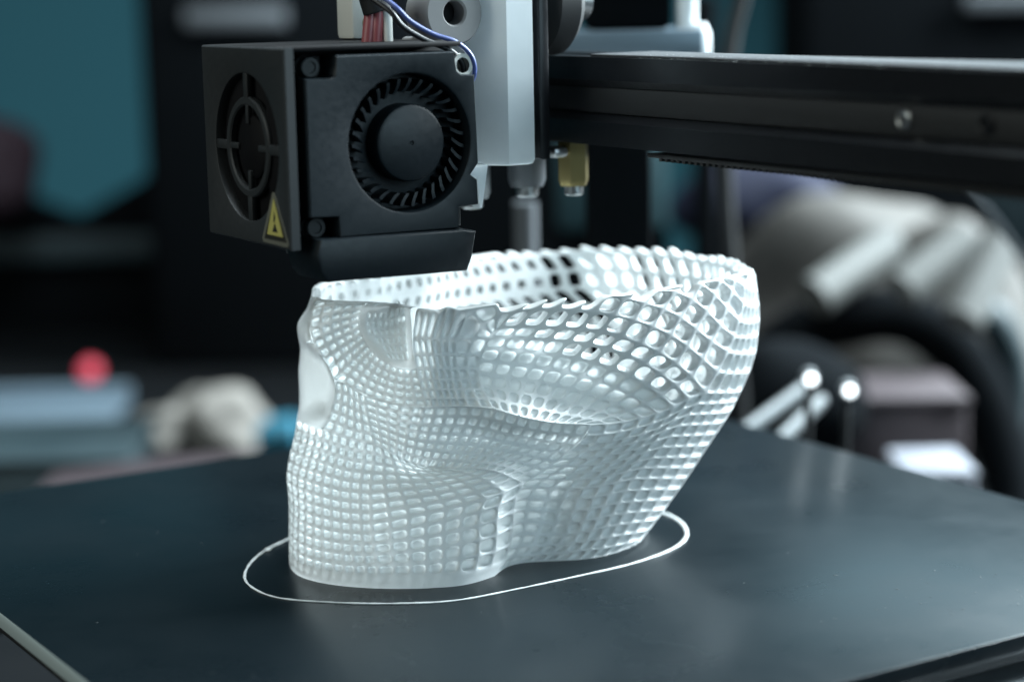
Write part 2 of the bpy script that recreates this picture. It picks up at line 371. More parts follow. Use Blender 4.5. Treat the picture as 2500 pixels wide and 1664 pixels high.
    'T': (8, 12, '-434 41276 3903 -254 41281 3840 -74 41315 3772 109 41397 3700 295 41496 3629 483 41612 3559 674 41747 3492 867 41899 3429 1063 42053 3376 1261 42187 3334 1460 42312 3297 1661 42466 3251 -577 41437 4107 -344 41482 4040 -111 41533 3967 125 41640 3887 364 41760 3807 605 41900 3724 848 42056 3636 1091 42202 3549 1335 42330 3471 1576 42459 3388 1814 42601 3299 2046 42751 3197 -695 41639 4320 -413 41757 4244 -128 41868 4158 160 42010 4069 451 42157 3979 744 42317 3884 1038 42463 3782 1329 42578 3678 1619 42671 3576 1899 42755 3462 2173 42870 3331 2434 43014 3174 -756 41818 4554 -429 42015 4472 -99 42190 4376 236 42366 4281 573 42531 4185 914 42694 4086 1253 42824 3973 1586 42898 3856 1914 42934 3738 2227 42983 3593 2530 43066 3422 2811 43165 3222 -707 41934 4808 -345 42172 4729 21 42379 4630 391 42555 4537 765 42718 4442 1141 42863 4342 1512 42958 4224 1875 42994 4094 2232 43021 3950 2569 43079 3764 2893 43184 3544 3189 43330 3281 -614 41907 5078 -223 42135 5015 172 42346 4924 572 42511 4841 974 42643 4756 1376 42738 4666 1773 42810 4545 2161 42874 4394 2543 42965 4215 2904 43118 3977 3247 43288 3704 3556 43510 3376 -469 41785 5334 -56 41941 5306 361 42101 5239 780 42211 5180 1200 42307 5112 1622 42401 5031 2038 42541 4897 2449 42712 4719 2854 42929 4501 3233 43165 4222 3591 43419 3900 3905 43683 3523 -271 41633 5554 161 41714 5559 594 41819 5516 1030 41925 5469 1468 42063 5405 1910 42237 5317 2347 42462 5167 2780 42729 4962 3208 43042 4712 3601 43328 4397 3969 43624 4032 4287 43933 3603', '00000000000000000000000000000000000000000110000012222220122344444312345566665', '00000000002000000001350000000146800000003699000000269990000013689900000124689', 0),
    'W': (9, 30, '-434 41276 3903 -564 41419 4088 -661 41577 4251 -739 41733 4434 -747 41875 4646 -664 41936 4944 -490 41798 5310 -425 41733 5407 -352 41672 5493 -270 41633 5554 161 41714 5559 594 41819 5516 1029 41924 5469 1467 42063 5405 1908 42236 5318 2347 42462 5167 2779 42729 4963 3207 43041 4713 3600 43327 4398 3968 43623 4034 4286 43933 3604 4530 44160 3541 4790 44436 3491 5063 44835 3415 5230 45270 3358 5299 45612 3358 5309 45958 3358 5263 46301 3358 5176 46637 3358 5068 46967 3358 -701 41252 3931 -780 41344 4107 -861 41476 4276 -925 41610 4462 -964 41705 4682 -951 41715 4991 -814 41622 5349 -594 41454 5667 -298 41367 5869 54 41391 5935 473 41468 5953 894 41587 5932 1320 41762 5876 1749 41969 5800 2181 42223 5684 2616 42505 5527 3044 42833 5319 3463 43152 5066 3850 43462 4757 4211 43742 4402 4589 44093 4033 4784 44291 3957 4994 44522 3903 5209 44818 3852 5428 45350 3762 5494 45698 3762 5500 46051 3762 5447 46399 3762 5354 46740 3762 5243 47075 3762 -959 41245 3956 -1009 41281 4125 -1067 41376 4301 -1121 41473 4493 -1171 41522 4723 -1210 41467 5042 -1181 41336 5406 -883 41144 6044 -288 41192 6313 381 41336 6350 787 41456 6346 1197 41622 6314 1613 41822 6265 2031 42059 6182 2444 42333 6032 2867 42648 5861 3295 43010 5670 3693 43321 5424 4055 43596 5104 4421 43886 4772 4828 44261 4455 4994 44430 4378 5176 44638 4328 5373 44925 4280 5569 45425 4187 5632 45777 4187 5632 46134 4187 5575 46487 4187 5478 46831 4187 5364 47170 4187 -1130 41226 3972 -1176 41236 4138 -1231 41299 4319 -1282 41363 4518 -1322 41386 4752 -1354 41336 5069 -1361 41195 5435 -1108 40980 6389 -254 41161 6741 713 41413 6775 1111 41568 6746 1514 41759 6692 1921 41978 6614 2330 42239 6507 2742 42529 6372 3165 42893 6207 3582 43243 6012 3980 43569 5768 4327 43826 5456 4636 44060 5086 5005 44426 4762 5147 44583 4713 5295 44773 4675 5448 45018 4644 5638 45527 4571 5689 45882 4571 5678 46241 4571 5612 46595 4571 5509 46940 4571 5394 47281 4571 -1284 41195 3982 -1324 41199 4149 -1372 41245 4334 -1416 41272 4539 -1456 41286 4775 -1492 41242 5089 -1516 41119 5453 -1303 40908 6718 -194 41168 7160 1067 41552 7184 1445 41731 7135 1829 41934 7062 2216 42176 6960 2607 42440 6833 2999 42754 6677 3394 43096 6502 3801 43437 6314 4188 43758 6087 4519 44020 5795 4807 44257 5441 5114 44537 5098 5234 44671 5033 5365 44850 4997 5506 45091 4977 5692 45660 4903 5724 46014 4903 5696 46374 4903 5616 46726 4903 5508 47070 4903 5391 47411 4903 -1430 41166 3991 -1466 41167 4158 -1508 41181 4348 -1551 41205 4555 -1595 41223 4789 -1640 41195 5100 -1673 41106 5456 -1488 40895 7007 -134 41180 7596 1419 41727 7573 1782 41921 7521 2155 42156 7448 2530 42412 7350 2901 42699 7224 3269 43020 7062 3631 43315 6873 3994 43619 6656 4342 43899 6411 4670 44194 6127 4956 44459 5800 5254 44760 5451 5336 44864 5382 5436 45020 5342 5557 45264 5315 5688 45707 5260 5716 46064 5260 5684 46424 5260 5601 46775 5260 5493 47119 5260 5377 47461 5260 -1558 41144 3998 -1593 41136 4169 -1635 41151 4358 -1679 41178 4565 -1724 41203 4795 -1775 41194 5105 -1817 41136 5454 -1668 40916 7297 -70 41193 8016 1777 41932 7967 2126 42157 7915 2480 42402 7844 2835 42676 7747 3181 42979 7618 3515 43253 7457 3833 43517 7259 4146 43768 7025 4446 44013 6766 4741 44283 6480 5022 44576 6178 5279 44870 5836 5361 44986 5766 5466 45172 5702 5598 45505 5628 5650 45711 5576 5680 46070 5576 5650 46430 5576 5570 46781 5576 5463 47125 5576 5348 47466 5576 -1695 41136 4003 -1730 41132 4170 -1773 41150 4362 -1817 41182 4565 -1859 41215 4795 -1905 41220 5101 -1949 41187 5448 -1819 40956 7570 -17 41205 8469 2141 42186 8362 2485 42431 8309 2833 42705 8233 3172 43004 8129 3498 43273 7994 3802 43527 7821 4085 43754 7601 4350 43966 7345 4610 44193 7061 4871 44444 6766 5146 44749 6466 5458 45267 6145 5531 45456 6069 5603 45711 5982 5603 45683 5937 5609 45687 5886 5645 46048 5886 5621 46407 5886 5546 46758 5886 5442 47102 5886 5329 47443 5886 -1807 41148 4003 -1853 41150 4170 -1908 41175 4359 -1960 41214 4561 -2013 41257 4793 -2061 41274 5095 -2073 41273 5434 -1972 41025 7839 29 41216 8912 2507 42473 8762 2846 42748 8702 3184 43047 8618 3506 43312 8507 3812 43571 8360 4094 43799 8175 4367 44026 7949 4629 44264 7691 4881 44514 7402 5120 44779 7095 5354 45119 6763 5596 45821 6373 5572 45669 6352 5583 45716 6301 5593 45763 6253 5579 45676 6222 5619 46035 6222 5599 46394 6222 5526 46745 6222 5424 47088 6222 5313 47428 6222', '0000000123456788888864222222200000000467888888886322222222000000007888888888742222222220000000088888888885322222222200000000888888888642222222222000000008888888886322222222220000000088888888752222222222200000000888888875322222222222', '3377733333333388888888888888877777773333333888888888888888777777733333388888888888888887777777733338888888888888888877777777333388888888888888888777733373338888888888888888887333333733888888888888888888833333337388888888888888888888', 0),
    'N': (16, 17, '-520 42095 0 -272 42733 0 3 42997 0 280 43099 0 558 43125 0 835 43143 0 1110 43168 0 1379 43221 0 1652 43319 0 1931 43478 0 2218 43715 0 2515 44062 0 2676 44304 0 2796 44540 0 2880 44790 0 2931 45048 0 2947 45310 0 -335 42365 185 -74 42860 189 210 43061 168 496 43140 162 782 43162 164 1065 43164 177 1345 43192 195 1623 43267 209 1896 43393 207 2175 43581 196 2464 43854 173 2768 44306 122 2891 44562 122 2976 44814 122 3025 45074 122 3039 45339 122 3022 45604 122 -196 42496 443 78 42891 438 373 43121 370 669 43204 350 963 43187 363 1254 43162 394 1541 43204 426 1829 43301 455 2103 43445 453 2384 43650 436 2675 43941 397 2985 44448 309 3093 44712 309 3161 44973 309 3192 45240 309 3187 45509 309 3153 45777 309 -116 42374 809 173 42893 729 484 43196 600 793 43271 568 1099 43186 598 1401 43146 640 1700 43204 684 2002 43316 729 2281 43471 728 2568 43686 705 2865 43989 649 3185 44553 523 3286 44823 523 3343 45091 523 3361 45365 523 3344 45639 523 3298 45911 523 -91 42161 1141 219 42859 1003 549 43260 849 876 43315 823 1198 43158 873 1518 43122 915 1833 43194 958 2154 43319 997 2443 43484 984 2740 43711 948 3049 44031 880 3388 44698 722 3470 44971 722 3510 45248 722 3511 45527 722 3478 45806 722 3416 46081 722 -79 42009 1456 251 42784 1290 602 43293 1109 948 43307 1095 1287 43107 1156 1625 43095 1193 1957 43182 1236 2298 43319 1270 2598 43495 1243 2907 43735 1195 3227 44066 1116 3588 44858 922 3650 45132 922 3672 45417 922 3654 45702 922 3605 45985 922 3526 46262 922 -35 41966 1737 313 42734 1567 680 43282 1379 1040 43207 1389 1394 43041 1441 1747 43075 1468 2094 43177 1511 2450 43330 1540 2758 43517 1501 3075 43767 1441 3403 44111 1354 3760 44848 1171 3832 45133 1171 3860 45424 1171 3845 45716 1171 3796 46006 1171 3719 46291 1171 72 42030 1975 432 42781 1804 809 43177 1660 1174 43044 1688 1539 42996 1711 1902 43074 1731 2257 43193 1776 2624 43361 1802 2934 43555 1753 3252 43812 1686 3582 44165 1591 3931 44883 1413 4004 45176 1413 4032 45474 1413 4014 45772 1413 3962 46068 1413 3882 46358 1413 265 42281 2083 632 42930 1940 1006 43018 1884 1373 42961 1904 1741 43013 1912 2106 43116 1938 2460 43245 1995 2829 43419 2028 3131 43614 1980 3442 43872 1913 3765 44223 1823 4093 44886 1666 4174 45187 1666 4207 45491 1666 4192 45796 1666 4139 46098 1666 4059 46395 1666 513 42680 2101 877 42952 2057 1244 42943 2042 1609 42983 2054 1975 43068 2069 2335 43178 2111 2684 43306 2188 3050 43482 2236 3339 43681 2192 3638 43939 2133 3947 44280 2054 4275 44969 1903 4349 45275 1903 4374 45587 1903 4350 45898 1903 4289 46205 1903 4202 46507 1903 736 42848 2216 1097 42917 2223 1464 42965 2206 1827 43029 2226 2191 43112 2255 2548 43216 2314 2892 43344 2407 3257 43533 2463 3536 43736 2421 3823 43993 2366 4120 44322 2296 4443 44967 2166 4527 45282 2166 4558 45601 2166 4538 45919 2166 4478 46234 2166 4390 46543 2166 951 42893 2371 1312 42937 2385 1678 42995 2377 2039 43045 2412 2401 43125 2455 2756 43242 2524 3098 43392 2628 3462 43596 2691 3731 43799 2651 4008 44049 2600 4294 44366 2538 4613 44986 2422 4704 45310 2422 4739 45635 2422 4720 45960 2422 4658 46281 2422 4568 46597 2422 1159 42890 2545 1520 42923 2561 1884 42967 2568 2245 43028 2612 2607 43141 2659 2961 43290 2733 3302 43456 2849 3666 43666 2920 3925 43864 2883 4191 44108 2836 4466 44412 2781 4768 44955 2690 4877 45287 2690 4924 45618 2690 4915 45950 2690 4858 46278 2690 4770 46600 2690 1371 42790 2736 1732 42832 2750 2097 42925 2755 2459 43051 2797 2822 43196 2848 3177 43367 2931 3515 43544 3059 3880 43762 3139 4129 43961 3103 4385 44200 3059 4650 44497 3010 4941 45025 2930 5044 45363 2930 5086 45699 2930 5070 46037 2930 5006 46369 2930 4912 46695 2930 1536 42533 2996 1907 42725 2971 2282 42932 2957 2651 43103 2997 3019 43268 3051 3379 43452 3140 3719 43625 3280 4090 43852 3364 4336 44064 3322 4589 44317 3273 4854 44652 3216 5115 45274 3119 5176 45610 3119 5181 45952 3119 5131 46290 3119 5043 46621 3119 4936 46947 3119 1661 42466 3251 2046 42751 3197 2434 43014 3174 2811 43165 3222 3189 43330 3281 3556 43510 3376 3905 43683 3523 4287 43933 3603 4536 44162 3550 4792 44437 3491 5065 44839 3415 5230 45270 3358 5299 45612 3358 5309 45958 3358 5263 46301 3358 5176 46637 3358 5068 46967 3358', '000000000000000000000000000000000000000000000000000000000000000000000000000000000000000000000000000000000000000000000000000000000000000000000000000000000000000000000000000000000000000000000000000000000000000000000000000000000000000000000000', '111111888888888811111888888888881111188888888888111188888888888811118888888888881111888888888888111888888888888811188888888888881188888888888888118888888888888818888888888888881888888888888888888888888888888888888888888888888888888888888888', 0),
    'EY': (6, 18, '-1807 41148 4003 -2043 41212 3993 -2281 41319 3983 -2518 41460 3996 -2754 41604 4031 -2983 41738 4085 -3206 41863 4159 -3420 41971 4254 -3622 42064 4372 -3886 42547 4325 -3980 42855 4509 -4036 42250 4838 -4167 42282 5035 -4269 42319 5245 -4337 42490 5452 -4346 42795 5642 -4325 43175 5817 -4198 42663 6130 -1854 41150 4163 -2070 41217 4154 -2287 41325 4145 -2504 41461 4158 -2718 41600 4193 -2925 41727 4248 -3127 41845 4321 -3318 41946 4415 -3498 42030 4529 -3695 42106 4577 -3763 42140 4789 -3865 42163 4982 -3974 42167 5171 -4053 42166 5373 -4096 42240 5578 -4078 42340 5779 -4016 42325 5994 -3934 42254 6213 -1898 41169 4320 -2094 41236 4311 -2291 41339 4304 -2488 41466 4316 -2680 41595 4352 -2866 41713 4407 -3045 41821 4479 -3215 41914 4570 -3372 41992 4679 -3540 42060 4742 -3606 42085 4931 -3696 42109 5108 -3786 42116 5283 -3849 42135 5465 -3873 42170 5657 -3844 42206 5847 -3778 42179 6041 -3700 42135 6234 -1939 41197 4477 -2115 41262 4468 -2292 41357 4461 -2468 41471 4472 -2639 41587 4509 -2803 41694 4564 -2960 41791 4634 -3108 41876 4721 -3244 41945 4825 -3383 42004 4902 -3449 42030 5067 -3526 42057 5225 -3600 42086 5382 -3644 42113 5547 -3653 42133 5721 -3616 42130 5895 -3547 42097 6066 -3470 42057 6236 -1977 41229 4634 -2133 41290 4624 -2290 41374 4619 -2446 41475 4629 -2595 41577 4666 -2738 41671 4720 -2873 41755 4788 -3000 41826 4872 -3114 41886 4969 -3224 41938 5060 -3290 41969 5199 -3356 42001 5339 -3412 42040 5480 -3438 42064 5628 -3432 42074 5784 -3388 42055 5936 -3317 42020 6085 -3242 41980 6232 -2013 41257 4792 -2149 41314 4782 -2286 41389 4776 -2422 41475 4785 -2550 41560 4823 -2671 41638 4876 -2785 41707 4942 -2890 41767 5022 -2983 41820 5114 -3064 41864 5217 -3131 41901 5330 -3186 41947 5449 -3223 41980 5577 -3231 41996 5710 -3210 41997 5846 -3161 41969 5977 -3088 41930 6102 -3013 41884 6227', '0000000000000000000000000000000000000000000000000000000000000000000000000000000000000', '1111111111111111111111111111111111111111111111111111111111111111111111111111111111111', 0),
    'OR': (10, 10, '-2739 41679 4911 -2666 41635 4874 -2591 41587 4840 -2514 41537 4810 -2435 41484 4788 -2352 41430 4777 -2267 41378 4777 -2182 41331 4780 -2097 41290 4786 -2013 41257 4792 -2873 41758 5010 -2787 41708 4983 -2699 41656 4960 -2610 41611 4939 -2520 41583 4920 -2428 41557 4912 -2334 41539 4914 -2240 41492 4928 -2141 41345 4966 -2046 41273 4990 -2992 41825 5125 -2894 41772 5107 -2795 41728 5090 -2695 41698 5074 -2594 41680 5061 -2492 41682 5055 -2393 41733 5052 -2297 41817 5052 -2199 41872 5062 -2069 41269 5192 -3092 41877 5260 -2981 41824 5248 -2872 41807 5233 -2763 41814 5216 -2652 41819 5205 -2540 41839 5201 -2430 41875 5208 -2323 41928 5221 -2218 41993 5238 -2072 41251 5399 -3169 41932 5406 -3049 41891 5398 -2932 41900 5383 -2815 41933 5367 -2697 41984 5352 -2578 42026 5349 -2460 42067 5360 -2345 42104 5383 -2231 42117 5417 -2074 41288 5595 -3221 41978 5567 -3095 41938 5562 -2974 41977 5546 -2855 42062 5525 -2733 42147 5507 -2610 42210 5503 -2488 42256 5517 -2367 42243 5554 -2245 42161 5610 -2081 41245 5805 -3229 41998 5736 -3101 41949 5736 -2978 41980 5724 -2855 42015 5715 -2730 42042 5710 -2607 42099 5710 -2487 42155 5725 -2372 42180 5761 -2246 41973 5842 -2092 41202 6014 -3192 41986 5907 -3068 41933 5912 -2942 41870 5919 -2817 41811 5929 -2696 41838 5927 -2580 41927 5924 -2441 41531 6016 -2325 41405 6080 -2214 41290 6150 -2102 41178 6219 -3109 41941 6068 -2992 41886 6078 -2875 41822 6091 -2758 41747 6108 -2638 41660 6129 -2521 41565 6159 -2411 41465 6208 -2308 41362 6274 -2209 41259 6350 -2110 41161 6422 -3013 41884 6227 -2906 41825 6243 -2799 41758 6261 -2691 41682 6285 -2582 41598 6310 -2476 41507 6344 -2377 41414 6396 -2288 41323 6467 -2203 41236 6547 -2118 41154 6624', '999999999999000009999000009990000009900000009900000009900000009999999999999999999', '111111111111111111111111111111111111111111111111111111111111111111111111111111111', 0),
    'FL': (7, 9, '-4701 44962 4885 -4771 44713 4885 -4797 44461 4885 -4786 44214 4885 -4696 43804 4885 -4573 43268 5007 -4440 42619 5149 -4359 42442 5213 -4288 42334 5267 -4808 44567 5164 -4810 44286 5164 -4783 43997 5164 -4737 43702 5164 -4656 43300 5164 -4549 42878 5257 -4462 42639 5318 -4391 42522 5363 -4324 42427 5405 -4776 44769 5316 -4806 44492 5316 -4798 44206 5316 -4764 43912 5316 -4698 43521 5316 -4604 43251 5375 -4513 43000 5431 -4428 42782 5483 -4348 42605 5530 -4593 45072 5431 -4676 44804 5431 -4714 44525 5431 -4713 44237 5431 -4680 43903 5431 -4589 43572 5496 -4502 43284 5553 -4422 43034 5604 -4345 42814 5652 -4458 45147 5580 -4551 44866 5580 -4600 44579 5580 -4607 44287 5580 -4587 43992 5580 -4518 43712 5635 -4454 43471 5683 -4393 43258 5726 -4335 43065 5765 -4292 45322 5716 -4406 45038 5716 -4481 44748 5716 -4512 44453 5716 -4508 44180 5716 -4452 43900 5768 -4403 43684 5809 -4344 43365 5865 -4282 43011 5925 -4418 44575 6008 -4425 44277 6008 -4408 43976 6008 -4378 43670 6008 -4344 43405 6008 -4298 43129 6055 -4261 42929 6090 -4227 42773 6114 -4198 42663 6130', '000000000000000000000000000000000000000000000000', '111111111111111111111111111111111111111111111111', 1),
    'NO': (15, 15, '-4783 45353 3228 -4846 44890 3228 -4872 44494 3228 -4863 44172 3228 -4812 43685 3228 -4716 43278 3291 -4636 43004 3325 -4564 42799 3344 -4495 42634 3357 -4432 42520 3360 -4371 42432 3359 -4310 42360 3357 -4251 42301 3353 -4193 42250 3347 -4136 42205 3339 -4731 45601 3314 -4811 45154 3314 -4855 44717 3314 -4862 44359 3314 -4803 43839 3314 -4697 43411 3381 -4608 43121 3419 -4527 42902 3441 -4445 42680 3466 -4370 42517 3479 -4298 42392 3486 -4228 42298 3487 -4162 42236 3482 -4097 42188 3474 -4034 42145 3465 -4717 45637 3431 -4798 45210 3431 -4842 44774 3431 -4848 44412 3431 -4778 43850 3431 -4679 43531 3475 -4590 43301 3501 -4501 43067 3528 -4414 42843 3554 -4332 42672 3569 -4252 42531 3580 -4175 42410 3586 -4100 42312 3588 -4019 42154 3603 -3949 42107 3594 -4736 45583 3562 -4810 45146 3562 -4845 44724 3562 -4843 44378 3562 -4754 43796 3562 -4655 43505 3603 -4570 43347 3617 -4492 43249 3618 -4405 43062 3638 -4320 42902 3653 -4238 42766 3664 -4157 42648 3671 -4081 42582 3667 -3985 42304 3708 -3897 42099 3734 -4733 45608 3679 -4809 45178 3679 -4845 44765 3679 -4843 44418 3679 -4750 43813 3679 -4647 43518 3725 -4558 43355 3743 -4476 43251 3749 -4394 43147 3755 -4312 43044 3761 -4232 42960 3763 -4150 42875 3765 -4072 42815 3761 -3967 42474 3816 -3860 42102 3878 -4721 45671 3791 -4802 45245 3791 -4844 44821 3791 -4846 44474 3791 -4756 43860 3791 -4645 43536 3845 -4551 43364 3869 -4464 43251 3880 -4376 43130 3893 -4291 43031 3901 -4207 42957 3903 -4124 42898 3901 -4042 42847 3897 -3944 42616 3929 -3820 42105 4020 -4716 45706 3907 -4799 45279 3907 -4844 44848 3907 -4849 44495 3907 -4760 43886 3907 -4645 43553 3966 -4547 43376 3994 -4456 43251 4012 -4363 43120 4030 -4275 43025 4040 -4188 42953 4043 -4102 42896 4043 -4017 42848 4040 -3918 42647 4067 -3790 42111 4163 -4715 45718 4027 -4800 45285 4027 -4845 44852 4027 -4849 44499 4027 -4762 43894 4027 -4648 43562 4088 -4551 43386 4120 -4461 43264 4140 -4369 43135 4161 -4281 43038 4174 -4195 42967 4180 -4111 42911 4181 -4027 42865 4179 -3943 42820 4177 -3801 42126 4304 -4706 45756 4142 -4794 45329 4142 -4843 44890 4142 -4850 44530 4142 -4768 43925 4142 -4656 43581 4208 -4561 43401 4244 -4475 43289 4266 -4388 43169 4288 -4302 43068 4305 -4219 42995 4313 -4137 42938 4316 -4056 42890 4316 -3976 42850 4314 -3839 42182 4436 -4695 45788 4257 -4787 45371 4257 -4839 44926 4257 -4849 44560 4257 -4772 43953 4257 -4667 43644 4320 -4577 43465 4358 -4494 43339 4386 -4411 43222 4410 -4329 43113 4431 -4249 43032 4443 -4171 42971 4448 -4094 42922 4449 -4018 42881 4449 -3886 42224 4567 -4643 45776 4357 -4747 45530 4357 -4814 45092 4357 -4838 44700 4357 -4778 44061 4357 -4676 43722 4427 -4592 43532 4470 -4513 43396 4503 -4437 43284 4529 -4361 43167 4552 -4286 43079 4567 -4214 43013 4574 -4143 42960 4576 -4073 42917 4576 -3944 42233 4699 -4602 45469 4464 -4714 45616 4464 -4790 45178 4464 -4823 44783 4464 -4775 44134 4464 -4682 43796 4535 -4607 43608 4579 -4536 43468 4613 -4469 43355 4641 -4402 43246 4664 -4335 43146 4680 -4270 43064 4690 -4202 42951 4703 -4135 42847 4714 -4021 42243 4819 -4585 45270 4583 -4698 45382 4583 -4775 45171 4583 -4809 44777 4583 -4762 44144 4583 -4683 43841 4648 -4618 43665 4691 -4558 43531 4725 -4500 43422 4753 -4444 43327 4774 -4385 43211 4793 -4313 42962 4833 -4220 42506 4908 -4155 42318 4933 -4103 42265 4935 -4584 45218 4709 -4693 45034 4709 -4765 44972 4709 -4794 44723 4709 -4744 44116 4709 -4678 43852 4768 -4617 43638 4819 -4564 43487 4859 -4515 43380 4888 -4468 43291 4909 -4383 42829 4991 -4309 42477 5048 -4258 42358 5061 -4215 42313 5061 -4174 42282 5059 -4701 44962 4885 -4771 44713 4885 -4797 44461 4885 -4786 44214 4885 -4696 43804 4885 -4635 43507 4951 -4583 43288 5005 -4531 43068 5059 -4463 42694 5136 -4420 42559 5167 -4383 42486 5179 -4347 42430 5184 -4312 42382 5184 -4278 42343 5182 -4245 42310 5181', '0000000000000000000000000000000000000000000000000000000000000000000000000000000000000000000000000000000000000000000000000000000000000000000000000000000000000000000000000000000000000000000000000000', '1111111111111111111111111111111111111111111111111111111111111111111111111111111111111111111111111111111111111111111111111111111111111111111111111111111111111111111111111111111111111111111111111111', 1),
